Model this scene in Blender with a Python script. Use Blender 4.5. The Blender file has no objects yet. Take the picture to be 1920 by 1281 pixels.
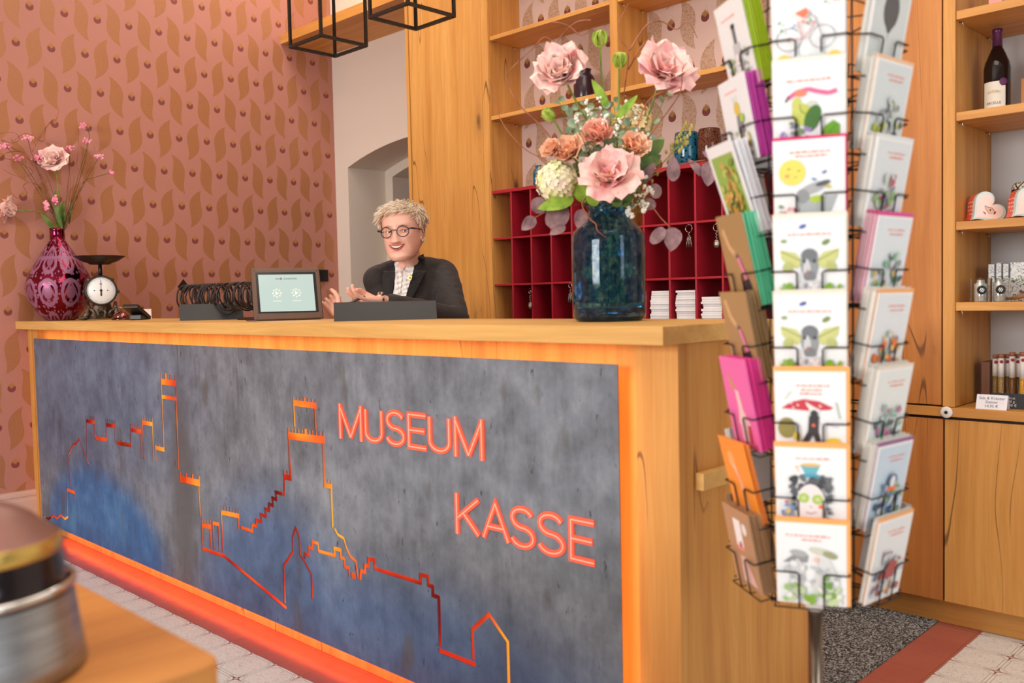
import bpy, bmesh, math, random
import numpy as np
from math import sin, cos, pi, radians as RD, atan2, sqrt, hypot
from mathutils import Vector, Matrix, Euler, geometry
random.seed(7)
SC = bpy.context.scene
COL = SC.collection
# ---------------------------------------------------------------- camera (calibrated on the room's straight lines)
CAM = np.array([5.22, -1.686, 1.169]); FPX = 1706.7
_y, _p, _r = RD(44.203), RD(2.7677), RD(1.2425)
_f = np.array([-sin(_y), cos(_y), 0]); _ri = np.array([cos(_y), sin(_y), 0]); _d = np.array([0, 0, -1.])
_f2 = _f*cos(_p)+_d*sin(_p); _d2 = _d*cos(_p)-_f*sin(_p)
_r3 = _ri*cos(_r)+_d2*sin(_r); _d3 = _d2*cos(_r)-_ri*sin(_r)
cd = bpy.data.cameras.new('camera'); cam = bpy.data.objects.new('camera', cd); COL.objects.link(cam)
cd.sensor_width = 36; cd.lens = FPX/1920*36; cd.clip_start = .05; cd.clip_end = 60
_m = Matrix.Identity(4)
for i in range(3):
    _m[i][0] = _r3[i]; _m[i][1] = -_d3[i]; _m[i][2] = -_f2[i]; _m[i][3] = CAM[i]
cam.matrix_world = _m
cd.dof.use_dof = True; cd.dof.focus_distance = 3.9; cd.dof.aperture_fstop = 3.4
SC.camera = cam
def ray(px, py):
    return _r3*((px-960)/FPX)+_d3*((py-640.5)/FPX)+_f2
def at(px, py, x=None, y=None, z=None, d=None):     # a sight line measured on the photograph met with a plane of the room
    r = ray(px, py)
    if d is not None: t = d
    elif x is not None: t = (x-CAM[0])/r[0]
    elif y is not None: t = (y-CAM[1])/r[1]
    else: t = (z-CAM[2])/r[2]
    return Vector(CAM+r*t)
# ---------------------------------------------------------------- world, lights, exposure
w = bpy.data.worlds.new('world'); SC.world = w; w.use_nodes = True
w.node_tree.nodes['Background'].inputs[0].default_value = (1.0, .96, .92, 1)
w.node_tree.nodes['Background'].inputs[1].default_value = .27
def area(name, loc, target, sx, sy, power, col):
    l = bpy.data.lights.new(name, 'AREA'); l.shape = 'RECTANGLE'; l.size = sx; l.size_y = sy; l.energy = power; l.color = col
    o = bpy.data.objects.new(name, l); COL.objects.link(o); o.location = loc
    o.rotation_euler = (Vector(target)-Vector(loc)).to_track_quat('-Z', 'Y').to_euler(); return o
area('daylight_window_front', (3.4, -6.0, 2.1), (2.6, 0, 1.2), 2.6, 1.7, 255, (1, .965, .92))
area('daylight_window_right', (8.4, -1.2, 2.2), (2.0, .6, 1.2), 2.4, 1.8, 62, (.90, .96, 1))
area('ceiling_light_counter', (2.6, .6, 3.9), (2.6, .6, 0), 3.4, 1.2, 32, (1, .88, .74))
area('ceiling_light_shop', (4.6, -.6, 3.9), (4.6, .6, 0), 2.0, 1.6, 34, (1, .89, .76))
area('added_niche_fill', (.75, 1.15, 3.9), (.75, 1.9, 1.6), .6, .5, 16, (1, .93, .84))  # unseen lamp added to brighten the arched back wall
SC.view_settings.view_transform = 'Standard'; SC.view_settings.look = 'None'
SC.view_settings.exposure = 0.0; SC.view_settings.gamma = 1; SC.view_settings.use_curve_mapping = False
# ---------------------------------------------------------------- node helpers
class V:
    """socket wrapper with arithmetic"""
    def __init__(s, nt, o): s.nt = nt; s.o = o
    def m(s, op, *a, **k):
        n = s.nt.nodes.new('ShaderNodeMath'); n.operation = op; n.use_clamp = k.get('clamp', False)
        for i, v in enumerate((s,)+a):
            if isinstance(v, V): s.nt.links.new(v.o, n.inputs[i])
            else: n.inputs[i].default_value = v
        return V(s.nt, n.outputs[0])
    def __add__(s, b): return s.m('ADD', b)
    def __sub__(s, b): return s.m('SUBTRACT', b)
    def __mul__(s, b): return s.m('MULTIPLY', b)
    def __truediv__(s, b): return s.m('DIVIDE', b)
    def step(s, lo, hi):
        n = s.nt.nodes.new('ShaderNodeMapRange'); n.interpolation_type = 'SMOOTHSTEP'
        s.nt.links.new(s.o, n.inputs[0]); n.inputs[1].default_value = lo; n.inputs[2].default_value = hi
        return V(s.nt, n.outputs[0])
class NB:
    def __init__(s, name):
        s.m = bpy.data.materials.new(name); s.m.use_nodes = True; s.nt = s.m.node_tree
        s.b = s.nt.nodes['Principled BSDF']
        tc = s.nt.nodes.new('ShaderNodeTexCoord'); s.tc = tc
        sp = s.nt.nodes.new('ShaderNodeSeparateXYZ'); s.nt.links.new(tc.outputs['Object'], sp.inputs[0])
        s.x, s.y, s.z = [V(s.nt, sp.outputs[i]) for i in range(3)]
    def vec(s, x, y, z):
        n = s.nt.nodes.new('ShaderNodeCombineXYZ')
        for i, v in enumerate((x, y, z)):
            if isinstance(v, V): s.nt.links.new(v.o, n.inputs[i])
            else: n.inputs[i].default_value = v
        return n.outputs[0]
    def noise(s, x, y, z, scale=1, detail=3, rough=.5, dist=0):
        n = s.nt.nodes.new('ShaderNodeTexNoise'); n.inputs['Scale'].default_value = scale; n.inputs['Detail'].default_value = detail
        n.inputs['Roughness'].default_value = rough; n.inputs['Distortion'].default_value = dist
        s.nt.links.new(s.vec(x, y, z), n.inputs['Vector']); return V(s.nt, n.outputs[0])
    def voro(s, x, y, z, scale=1, rnd=1, feature='F1', out='Distance'):
        n = s.nt.nodes.new('ShaderNodeTexVoronoi'); n.feature = feature; n.inputs['Scale'].default_value = scale; n.inputs['Randomness'].default_value = rnd
        s.nt.links.new(s.vec(x, y, z), n.inputs['Vector']); return V(s.nt, n.outputs[out])
    def ramp(s, f, stops):
        n = s.nt.nodes.new('ShaderNodeValToRGB'); cr = n.color_ramp
        while len(cr.elements) < len(stops): cr.elements.new(.5)
        for e, (p, c) in zip(cr.elements, stops): e.position = p; e.color = (*c, 1)
        s.nt.links.new(f.o, n.inputs[0]); return V(s.nt, n.outputs[0])
    def mix(s, f, a, b, mode='MIX'):
        n = s.nt.nodes.new('ShaderNodeMix'); n.data_type = 'RGBA'; n.blend_type = mode
        for sock, v in ((n.inputs[0], f), (n.inputs[6], a), (n.inputs[7], b)):
            if isinstance(v, V): s.nt.links.new(v.o, sock)
            elif isinstance(v, (int, float)): sock.default_value = v
            else: sock.default_value = (*v, 1)
        return V(s.nt, n.outputs[2])
    def set(s, color=None, rough=None, metal=None, bump=None, dist=.001, **k):
        def put(name, v):
            i = s.b.inputs[name]
            if isinstance(v, V): s.nt.links.new(v.o, i)
            elif isinstance(v, tuple): i.default_value = (*v, 1) if len(v) == 3 and 'Radius' not in name else v
            else: i.default_value = v
        if color is not None: put('Base Color', color)
        if rough is not None: put('Roughness', rough)
        if metal is not None: put('Metallic', metal)
        for a, v in k.items(): put(a.replace('_', ' '), v)
        if bump is not None:
            n = s.nt.nodes.new('ShaderNodeBump'); n.inputs['Strength'].default_value = .6; n.inputs['Distance'].default_value = dist
            s.nt.links.new(bump.o, n.inputs['Height']); s.nt.links.new(n.outputs[0], s.b.inputs['Normal'])
        return s.m
def srgb(r, g, b):
    f = lambda c: (c/255/12.92) if c/255 < .04045 else ((c/255+.055)/1.055)**2.4
    return (f(r), f(g), f(b))
_mc = {}
def flat(r, g, b, rough=.55, metal=0, var=.08, scale=40, **k):
    """plain procedural surface: slight tone and roughness variation"""
    key = (r, g, b, rough, metal, tuple(sorted(k.items())))
    if key in _mc: return _mc[key]
    n = NB('surface_%d_%d_%d' % (r, g, b)); c = srgb(r, g, b)
    f = n.noise(n.x, n.y, n.z, scale, 3)
    m = n.set(color=n.mix(f, tuple(v*(1-var) for v in c), tuple(min(1, v*(1+var)) for v in c)), rough=rough, metal=metal, **k)
    _mc[key] = m; return m
def wood(name, light, mid, dark, axis='z', knots=1.0, rough=.42, plank=0.0, off=0.0, crack=1.0):
    n = NB(name); X, Y, Z = n.x+off, n.y+off*.7, n.z+off*1.3
    g, a, b = {'z': (Z, X, Y), 'x': (X, Y, Z), 'y': (Y, X, Z)}[axis]
    wob = n.noise(a, b, g*.35, 2.2, 3)
    a2 = a+(wob-.5)*.10; b2 = b+(wob-.5)*.10
    big = n.noise(a2*3.2, b2*3.2, g*.35, 2.5, 2)
    ring = n.noise(a2*20, b2*20, g*.8, 1.0, 4, .65)
    fine = n.noise(a2*150, b2*150, g*4, 1, 2)
    f = (ring*.62+big*.38)
    col = n.ramp(f, [(.30, dark), (.5, mid), (.72, light)])
    col = n.mix((fine-.35).m('MULTIPLY', .9, clamp=True), col, tuple(v*.72 for v in mid))
    v = n.voro(a*3.6+(wob-.5)*.4, b*3.6, g*1.5, 1.25, 1)
    v = v+(n.noise(a, b, g, 30, 3)-.5)*.05
    kn = (v.step(.12, .03))*knots
    halo = (v.step(.30, .09))*(.35*knots)
    col = n.mix(halo.m('MULTIPLY', 1, clamp=True), col, tuple(c*.55 for c in mid)); col = n.mix(kn.m('MULTIPLY', .85, clamp=True), col, (.06, .022, .008))
    if crack:
        cn = n.noise(a2*6, b2*6, g*.55, 1.4, 1)
        ck = (cn-.5).m('ABSOLUTE').step(.005, .001)*(n.noise(a, b, g, 1.7, 1).step(.52, .60))
        col = n.mix((ck*(.75*crack)).m('MULTIPLY', 1, clamp=True), col, (.10, .035, .01))
    return n.set(color=col, rough=(fine*.2+rough), bump=(ring*.5+fine*.5), dist=.0008)
OAK = (srgb(228, 172, 96), srgb(212, 150, 74), srgb(182, 118, 52))
W_z = wood('oak_vertical_grain', *OAK, axis='z', knots=1)
W_x = wood('oak_horizontal_grain', *OAK, axis='x', knots=.7, off=3.3)
W_y = wood('oak_depth_grain', *OAK, axis='y', knots=.7, off=5.1)
W_door = wood('oak_door', srgb(214, 146, 76), srgb(196, 124, 58), srgb(168, 98, 42), axis='z', knots=1, off=8.4)
W_top = wood('oak_worktop', srgb(236, 194, 122), srgb(222, 174, 100), srgb(196, 142, 74), axis='x', knots=.3, off=1.7, crack=0)
W_table = wood('oak_table', srgb(222, 156, 80), srgb(204, 134, 62), srgb(170, 104, 44), axis='y', knots=.3, off=2.7, crack=0)
BLACK = flat(30, 28, 28, .4, .3)
CHROME = flat(200, 200, 200, .15, 1)
# ---------------------------------------------------------------- mesh builder
class MB:
    def __init__(s): s.v = []; s.f = []; s.mi = []; s.sm = []
    def add(s, vs, fs, m=0, smooth=False):
        o = len(s.v); s.v += [tuple(map(float, p)) for p in vs]
        for f in fs: s.f.append(tuple(i+o for i in f)); s.mi.append(m); s.sm.append(smooth)
        return s
    def box(s, x0, x1, y0, y1, z0, z1, m=0, mat=None):
        p = [Vector((x, y, z)) for z in (z0, z1) for y in (y0, y1) for x in (x0, x1)]
        if mat: p = [mat @ q for q in p]
        return s.add(p, [(0, 2, 3, 1), (4, 5, 7, 6), (0, 1, 5, 4), (2, 6, 7, 3), (0, 4, 6, 2), (1, 3, 7, 5)], m)
    def bbox(s, x0, x1, y0, y1, z0, z1, r=.003, m=0, mat=None):     # box with chamfered edges
        bm = bmesh.new(); bmesh.ops.create_cube(bm, size=1)
        for v in bm.verts: v.co = Vector(((x0+x1)/2+v.co.x*(x1-x0), (y0+y1)/2+v.co.y*(y1-y0), (z0+z1)/2+v.co.z*(z1-z0)))
        bmesh.ops.bevel(bm, geom=bm.edges[:], offset=r, segments=2, profile=.5, affect='EDGES')
        bm.verts.index_update(); vs = [(mat @ v.co) if mat else v.co.copy() for v in bm.verts]
        fs = [tuple(v.index for v in f.verts) for f in bm.faces]; bm.free(); return s.add(vs, fs, m)
    def tube(s, pts, r, n=6, m=0, cap=True, smooth=True, sx=1, sy=1):
        pts = [Vector(p) for p in pts]; k = len(pts)
        rs = [r]*k if isinstance(r, (int, float)) else list(r)
        vs = []; up = None
        for i, p in enumerate(pts):
            t = (pts[min(i+1, k-1)]-pts[max(i-1, 0)])
            if t.length < 1e-9: t = Vector((0, 0, 1))
            t.normalize()
            if up is None: up = t.orthogonal().normalized()
            up = up-t*up.dot(t)
            if up.length < 1e-6: up = t.orthogonal()
            up.normalize(); w_ = t.cross(up)
            for j in range(n):
                a = 2*pi*j/n; vs.append(p+(up*cos(a)*sx+w_*sin(a)*sy)*rs[i])
        fs = [(i*n+j, i*n+(j+1) % n, (i+1)*n+(j+1) % n, (i+1)*n+j) for i in range(k-1) for j in range(n)]
        if cap: fs += [tuple(range(n))[::-1], tuple((k-1)*n+j for j in range(n))]
        return s.add(vs, fs, m, smooth)
    def lathe(s, prof, n=32, m=0, c=(0, 0, 0), cap0=True, cap1=True, smooth=True, mat=None):
        vs = [Vector((c[0]+r*cos(2*pi*j/n), c[1]+r*sin(2*pi*j/n), c[2]+z)) for r, z in prof for j in range(n)]
        k = len(prof)
        fs = [(i*n+j, i*n+(j+1) % n, (i+1)*n+(j+1) % n, (i+1)*n+j) for i in range(k-1) for j in range(n)]
        if cap0: fs.append(tuple(range(n))[::-1])
        if cap1: fs.append(tuple((k-1)*n+j for j in range(n)))
        if mat: vs = [mat @ v for v in vs]
        return s.add(vs, fs, m, smooth)
    def ball(s, c, r, m=0, nu=12, nv=8, sc=(1, 1, 1), mat=None):
        vs = []; fs = []
        for i in range(nv+1):
            t = pi*i/nv
            for j in range(nu):
                p = 2*pi*j/nu; q = Vector((sin(t)*cos(p)*r*sc[0], sin(t)*sin(p)*r*sc[1], cos(t)*r*sc[2]))
                if mat: q = mat @ q
                vs.append(q+Vector(c))
        for i in range(nv):
            for j in range(nu): fs.append((i*nu+j, (i+1)*nu+j, (i+1)*nu+(j+1) % nu, i*nu+(j+1) % nu))
        return s.add(vs, fs, m, True)
    def poly(s, pts, m=0): return s.add(pts, [tuple(range(len(pts)))], m)
    def prism(s, pts, d, m=0, ms=None):        # planar polygon pushed along vector d
        n = len(pts); d = Vector(d); a = [Vector(p) for p in pts]
        s.add(a+[p+d for p in a], [tuple(range(n))[::-1], tuple(range(n, 2*n))], m)
        o = len(s.v)-2*n
        for i in range(n): s.f.append((o+i, o+(i+1) % n, o+n+(i+1) % n, o+n+i)); s.mi.append(m if ms is None else ms); s.sm.append(False)
        return s
    def grid(s, fn, nu, nv, m=0, smooth=True):
        vs = [fn(i/nu, j/nv) for j in range(nv+1) for i in range(nu+1)]; k = nu+1
        return s.add(vs, [(j*k+i, j*k+i+1, (j+1)*k+i+1, (j+1)*k+i) for j in range(nv) for i in range(nu)], m, smooth)
    def build(s, name, mats, parent=None, world=False, loc=None, rot=None):
        me = bpy.data.meshes.new(name); me.from_pydata(s.v, [], s.f)
        for m_ in (mats if isinstance(mats, (list, tuple)) else [mats]): me.materials.append(m_)
        me.polygons.foreach_set('material_index', s.mi); me.polygons.foreach_set('use_smooth', s.sm); me.update()
        o = bpy.data.objects.new(name, me); COL.objects.link(o)
        if parent is not None:
            o.parent = parent
            if world: o.location = -parent.location
        if loc is not None: o.location = loc
        if rot is not None: o.rotation_euler = rot
        return o
def tag(o, label=None, cat=None, group=None, kind=None):
    if label: o['label'] = label
    if cat: o['category'] = cat
    if group: o['group'] = group
    if kind: o['kind'] = kind
    return o
def thing(name, label, cat, loc=(0, 0, 0), rz=0, group=None, rot=None):
    o = bpy.data.objects.new(name, None); COL.objects.link(o); o.empty_display_size = .05
    o.location = loc; o.rotation_euler = rot if rot is not None else (0, 0, rz)
    return tag(o, label, cat, group)
def struct(name, mb, mats): return tag(mb.build(name, mats), kind='structure')
def copy_tree(o, parent=None):
    c = o.copy(); COL.objects.link(c)
    if parent is not None: c.parent = parent
    for ch in list(o.children): copy_tree(ch, c)
    return c
def mesh_text(body, size, mat, parent, M, name='lettering', ext=.0002, bend=None):
    cu = bpy.data.curves.new(name, 'FONT'); cu.body = body; cu.size = size; cu.extrude = ext; cu.align_x = 'CENTER'; cu.align_y = 'CENTER'; cu.resolution_u = 3
    tmp = bpy.data.objects.new('tmp_text', cu); COL.objects.link(tmp); dg = bpy.context.evaluated_depsgraph_get(); me = bpy.data.meshes.new_from_object(tmp.evaluated_get(dg))
    bpy.data.objects.remove(tmp); bpy.data.curves.remove(cu); me.name = name; me.materials.clear(); me.materials.append(mat)
    if bend:
        for v in me.vertices: a = v.co.x/bend; r = bend+v.co.z; v.co = Vector((r*sin(a), v.co.y, r*cos(a)-bend))
    o = bpy.data.objects.new(name, me); COL.objects.link(o); o.parent = parent; o.matrix_local = M; return o
def B(*a, **k): return MB().box(*a, **k)
def BB(*a, **k): return MB().bbox(*a, **k)
def smooth_path(pts, k=4):
    P = [Vector(p) for p in pts]; out = []
    for i in range(len(P)-1):
        a, b, c, d_ = P[max(i-1, 0)], P[i], P[i+1], P[min(i+2, len(P)-1)]
        for j in range(k):
            t = j/k; out.append(.5*((2*b)+(c-a)*t+(2*a-5*b+4*c-d_)*t*t+(3*b-a-3*c+d_)*t**3))
    out.append(P[-1]); return out
# ================================================================ setting
def wallpaper(name, u, base, base2, gold, berry, crisp=0.0):
    n = NB(name); U = {'y': n.y, 'x': n.x}[u]; Z = n.z
    PX, PZ = .1755, .2015
    row = ((Z-(2.763-PZ*20)+PZ*.5)/PZ)
    ri = row.m('FLOOR'); fz = (row-ri-.5)*PZ            # local z, -..+
    def motif(shift_rows):                               # leaves reach into the neighbouring rows
        rr = ri+shift_rows; lz = fz-PZ*shift_rows
        par = rr.m('MODULO', 2.0); sg = par*(-2)+1        # even rows +1, odd -1
        ux = (U-.0740-PX/2+PX*20)+par*.0755
        cx = ux/PX; fx = (cx-(cx+.5).m('FLOOR'))*PX
        b = (lz+.012)/.116
        cen = (b*b*b)*sg*(-.052)+b*sg*.012
        wd = ((b*b)*(-1)+1).m('MAXIMUM', 0).m('POWER', .9)*.039
        wd = wd+(n.noise(U, U*0, Z, 220, 1)-.5)*.004
        leaf = (wd-(fx-cen).m('ABSOLUTE')).step(-.0005, .0012)*(((b.m('ABSOLUTE'))*(-1)+1).step(0, .05))
        # berry
        uy = ux-PX/2; c2 = uy/PX; f2 = (c2-(c2+.5).m('FLOOR'))*PX
        z2 = lz-.0
        d = (f2*f2+z2*z2).m('SQRT')
        bry = d.step(.0215, .0195)
        crown = (((z2-.016).m('ABSOLUTE')+(f2.m('ABSOLUTE'))*.9)).step(.019, .014)
        stem = ((f2+z2*.45-.026).m('ABSOLUTE')).step(.0016, .0006)*(z2.step(.02, .024))*(z2.step(.052, .046))
        return leaf, bry, crown, stem
    L0, B0, C0, S0 = motif(0); L1, _, _, _ = motif(1); L2, _, _, _ = motif(-1)
    leaf = L0.m('MAXIMUM', L1).m('MAXIMUM', L2)
    spk = n.voro(U, U*0, Z, 150, 1)
    weave = n.noise(U*900, U*0, Z*60, 1, 1)*.5+n.noise(U*60, U*0, Z*900, 1, 1)*.5
    bg = n.mix(weave, base, base2)
    dots = spk.step(.30, .42)
    g2 = n.mix(dots*.6, gold, bg) if crisp else n.mix(dots*.28, tuple(c*.86 for c in gold), bg)
    b2 = n.mix(n.voro(U, U*0, Z, 260, .6).step(.30, .42), berry, bg if False else tuple(c*.8 for c in berry))
    col = n.mix(leaf*.92, bg, g2); col = n.mix(B0*.95, col, b2)
    col = n.mix(C0*.9, col, gold); col = n.mix(S0*.45, col, gold)
    return n.set(color=col, rough=(leaf*(-.25)+.62), metal=leaf*.12, bump=weave, dist=.0003)
M_wp = wallpaper('rose_wallpaper_leaves_and_berries', 'y', srgb(190, 130, 114), srgb(178, 116, 100), srgb(180, 120, 66), srgb(136, 64, 60))
M_wp2 = wallpaper('rose_wallpaper_lit_copy', 'x', srgb(214, 188, 178), srgb(202, 174, 164), srgb(160, 118, 60), srgb(116, 28, 30), crisp=1)  # same wallpaper in a paler copy, its different light put into the colours
def plaster(name, c):
    n = NB(name); f = n.noise(n.x, n.y, n.z, 3, 4); g = n.noise(n.x, n.y, n.z, 120, 2)
    return n.set(color=n.mix(f, tuple(v*.96 for v in c), c), rough=.85, bump=g, dist=.0006)
M_white = plaster('warm_white_plaster', srgb(228, 216, 204))
M_shelfback = plaster('shaded_white_wall', srgb(196, 196, 198))  # white wall behind the shelves, its shade put into a greyer colour
M_grey = plaster('dark_grey_board', srgb(96, 92, 90))
M_base = plaster('painted_baseboard', srgb(214, 178, 164))
# floor: cement tiles, red border tiles
def tilemat():
    n = NB('patterned_cement_tiles'); T = .1437
    X = (n.x-.631+T*40)/T; Y = (n.y+.160+T*40)/T
    fx = X-(X+.5).m('FLOOR'); fy = Y-(Y+.5).m('FLOOR')       # -.5..+.5 with the tile corner at 0
    ax, ay = fx.m('ABSOLUTE'), fy.m('ABSOLUTE')
    joint = ax.m('MINIMUM', ay).step(.011, .006)
    # octagon lines on each tile
    s_ = ax+ay
    o1 = (s_-.22).m('ABSOLUTE').step(.012, .005); o2 = (s_-.28).m('ABSOLUTE').step(.010, .004)
    e1 = (ax-.07).m('ABSOLUTE').m('MINIMUM', (ay-.07).m('ABSOLUTE')).step(.009, .004)*(s_.step(.27, .3))
    lab = n.noise(n.x, n.y, n.z, 105, 0, 0, 1.2)
    wig = (lab-.5).m('ABSOLUTE').step(.022, .010)*(s_.step(.30, .34))*(ax.m('MINIMUM', ay).step(.09, .12))
    cross = (ax*ay).m('SQRT').step(.052, .040)*(ax.m('MAXIMUM', ay).step(.20, .19))
    hole = s_.step(.05, .07)
    base = n.mix(n.noise(n.x, n.y, n.z, 8, 3), srgb(216, 214, 210), srgb(232, 230, 226))
    col = n.mix((o1.m('MAXIMUM', o2).m('MAXIMUM', e1).m('MAXIMUM', wig))*.75, base, srgb(84, 72, 66))
    col = n.mix(joint*.7, col, srgb(120, 106, 96))
    col = n.mix(cross*hole, col, srgb(126, 44, 50))
    return n.set(color=col, rough=.42, bump=wig*(-1)+1, dist=.0006)
def redtile():
    n = NB('red_border_tiles'); T = .1437
    X = (n.x-.631+T*40)/T; Y = (n.y+.160+T*40)/T
    fx = (X-(X+.5).m('FLOOR')).m('ABSOLUTE'); fy = (Y-(Y+.5).m('FLOOR')).m('ABSOLUTE')
    j = fx.m('MINIMUM', fy).step(.012, .006)
    base = n.mix(n.noise(n.x, n.y, n.z, 6, 3), srgb(160, 86, 74), srgb(178, 102, 88))
    return n.set(color=n.mix(j*.5, base, srgb(120, 70, 62)), rough=.25, bump=j*(-1)+1, dist=.0008)
struct('floor', B(-.1, 9.0, -7.0, 2.9, -.08, 0), tilemat())
M_red = redtile()
struct('trim_1', B(0, 4.232, -.160, 0, -.01, .0012).box(4.089, 4.232, 0, 1.60, -.01, .0012), M_red)
struct('wall_left', B(-.12, 0, -7.0, 2.6, 0, 4.1), M_wp)
# back wall with an arched niche opening into a second recess
def arched_wall():
    mb = MB(); Y0, Y1, Y2 = 1.985, 2.30, 2.75
    cx, hw, zs, rise = .90, .755, 2.065, .12
    R = (hw*hw+rise*rise)/(2*rise)
    def arc(cx, hw, zs, rise, n=20):
        R = (hw*hw+rise*rise)/(2*rise); a0 = math.asin(hw/R)
        return [(cx+R*sin(-a0+2*a0*i/n), zs+rise-R+R*cos(-a0+2*a0*i/n)) for i in range(n+1)]
    A = arc(cx, hw, zs, rise); L = cx-hw; Rr = cx+hw
    def sheet(A, L, Rr, y, zt, x0, x1):
        mb.poly([(x0, y, 0), (L, y, 0), (L, y, A[0][1]), (x0, y, A[0][1])])
        mb.poly([(Rr, y, 0), (x1, y, 0), (x1, y, A[0][1]), (Rr, y, A[0][1])])
        mb.poly([(x0, y, A[0][1]), (L, y, A[0][1]), (L, y, zt), (x0, y, zt)]); mb.poly([(Rr, y, A[-1][1]), (x1, y, A[-1][1]), (x1, y, zt), (Rr, y, zt)])
        for (a, b), (c, d) in zip(A, A[1:]): mb.poly([(a, y, b), (c, y, d), (c, y, zt), (a, y, zt)])
    sheet(A, L, Rr, Y0, 4.1, 0, 9.0)
    P = [(L, 0)]+A+[(Rr, 0)]
    for (a, b), (c, d) in zip(P, P[1:]): mb.poly([(a, Y0, b), (a, Y1, b), (c, Y1, d), (c, Y0, d)])
    A2 = arc(.98, .755, 2.02, .12); L2, R2 = .225, 1.735
    sheet(A2, L2, R2, Y1, 2.4, L-.1, R2+.4)
    P = [(L2, 0)]+A2+[(R2, 0)]
    for (a, b), (c, d) in zip(P, P[1:]): mb.poly([(a, Y1, b), (a, Y2, b), (c, Y2, d), (c, Y1, d)])
    mb.box(-.05, 2.3, Y2-.0, Y2+.05, 0, 2.4, 1)
    mb.box(-.1, 0, 2.6, 2.8, 0, 4.1)
    return mb
struct('wall_back', arched_wall(), [M_white, M_grey])
# baseboard on the wallpaper wall, profile extruded along y
def baseboard():
    prof = [(0, 0), (.022, 0), (.022, .150), (.018, .156), (.018, .168), (.022, .172), (.022, .186), (.012, .196), (.0, .200)]
    mb = MB()
    for (a, b), (c, d) in zip(prof, prof[1:]): mb.poly([(a, -7, b), (c, -7, d), (c, 0, d), (a, 0, b)])
    return mb
struct('baseboard_left', baseboard(), M_base)
# ceiling over the part behind the counter keeps the light warm and is a real surface
struct('ceiling', B(-.1, 9.0, -7.0, 2.8, 4.1, 4.2), M_white)
# carpet
def carpet():
    n = NB('speckled_grey_carpet'); f = n.voro(n.x, n.y, n.z, 240, 1, out='Color'); g = f
    col = n.ramp(f, [(.2, srgb(28, 30, 32)), (.5, srgb(70, 72, 74)), (.80, srgb(180, 180, 178))])
    return n.set(color=col, rough=.95, bump=f, dist=.004)
o = BB(1.0, 4.0885, .62, 1.5935, .0002, .006, r=.002).build('carpet', carpet()); tag(o, 'grey speckled carpet between the counter end and the oak cabinets', 'carpet')
# overhead board over the niche
o = B(.001, 1.314, 1.59, 1.984, 2.842, 2.90).build('overhead_board', W_x); tag(o, 'oak board spanning from the wallpaper wall to the tall cabinet, above the arch', 'shelf board')
# ================================================================ built-in oak furniture, front plane y = 1.55
YF, YB, YR = 1.55, 1.78, 1.92
def W(parent, name, mats, *boxes, r=.0015):
    mb = MB()
    for b in boxes: mb.bbox(*b, r=r)
    return mb.build(name, mats, parent, world=True)
def pins(parent, x, side, z, y0, y1):
    for y in (y0+.035, y1-.055):
        MB().tube([(x, y, z-.003), (x+side*.012, y, z-.004), (x+side*.013, y, z-.016)], .0022, 5).build('shelf_pin', CHROME, parent, world=True)
# tall cabinet left of the bookcase
t = thing('tall_cabinet', 'tall knotty oak cabinet with a full height door, just behind the smiling woman', 'cabinet', (1.63, 1.6, 0))
W(t, 'side_panel', W_z, (1.312, 1.334, YF-.004, 1.984, .008, 3.2))
W(t, 'side_panel', W_z, (1.905, 1.952, YF-.004, 1.984, .008, 3.2))
W(t, 'door', W_z, (1.340, 1.900, YF, YF+.022, .06, 3.18))
W(t, 'plinth', W_x, (1.34, 1.9, YF+.05, 1.98, 0, .055))
# bookcase with red pigeonholes below
t = thing('bookcase', 'open oak bookcase with wallpapered back behind the flower bouquet', 'bookcase', (2.74, 1.66, 0))
bc = t
W(t, 'side_panel', W_z, (1.953, 1.9555, YF, YB, .008, 3.2), r=.0005)
W(t, 'divider', W_z, (2.714, 2.755, YF, YB, 1.715, 3.2))
W(t, 'side_panel', W_z, (3.52, 3.548, YF, YB, .008, 3.2))
B(1.956, 3.52, YB-.004, YB, .76, 3.2).build('back_panel', M_wp2, t, world=True)
for z in (2.055, 2.447, 2.835):
    W(t, 'shelf', W_x, (1.957, 2.713, YF+.004, YB-.005, z, z+.020))
    W(t, 'shelf', W_x, (2.756, 3.519, YF+.004, YB-.005, z, z+.020))
    for x, s_ in ((1.9555, 1), (2.755, 1)): pins(t, x, s_, z, YF, YB)
W(t, 'base_cabinet', W_z, (1.956, 3.52, YF-.001, YB, .008, .76))
def lacquer():
    n = NB('red_lacquer'); f = n.noise(n.x, n.y, n.z, 9, 3)
    return n.set(color=n.mix(f, srgb(158, 24, 42), srgb(172, 32, 48)), rough=.38)
M_lac = lacquer()
t = thing('pigeonhole_rack', 'dark red lacquered pigeonhole rack of key compartments in the oak bookcase', 'rack', (2.74, 1.66, .76))
def LW(name, *bx): return W(t, name, M_lac, *bx, r=.001)
LW('top_board', (1.9575, 3.519, YF-.002, YB-.006, 1.688, 1.704))
B(2.079, 3.519, YB-.0075, YB-.0055, .77, 1.687).build('back_panel', M_lac, t, world=True)
VX = [2.085, 2.215, 2.344, 2.472, 2.600, 2.879, 3.010, 3.140, 3.266, 3.394]
for z in (1.463, 1.233, 1.003):
    LW('shelf', (1.9575, 2.713, YF, YB-.008, z-.0045, z+.0045)); LW('shelf', (2.7155, 3.519, YF, YB-.008, z-.0045, z+.0045))
for x in VX:
    LW('divider', (x-.0045, x+.0045, YF+.0005, YB-.008, .765, 1.687))
W(t, 'centre_post', W_z, (2.716, 2.752, YF+.002, YB-.009, .765, 1.687))
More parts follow.
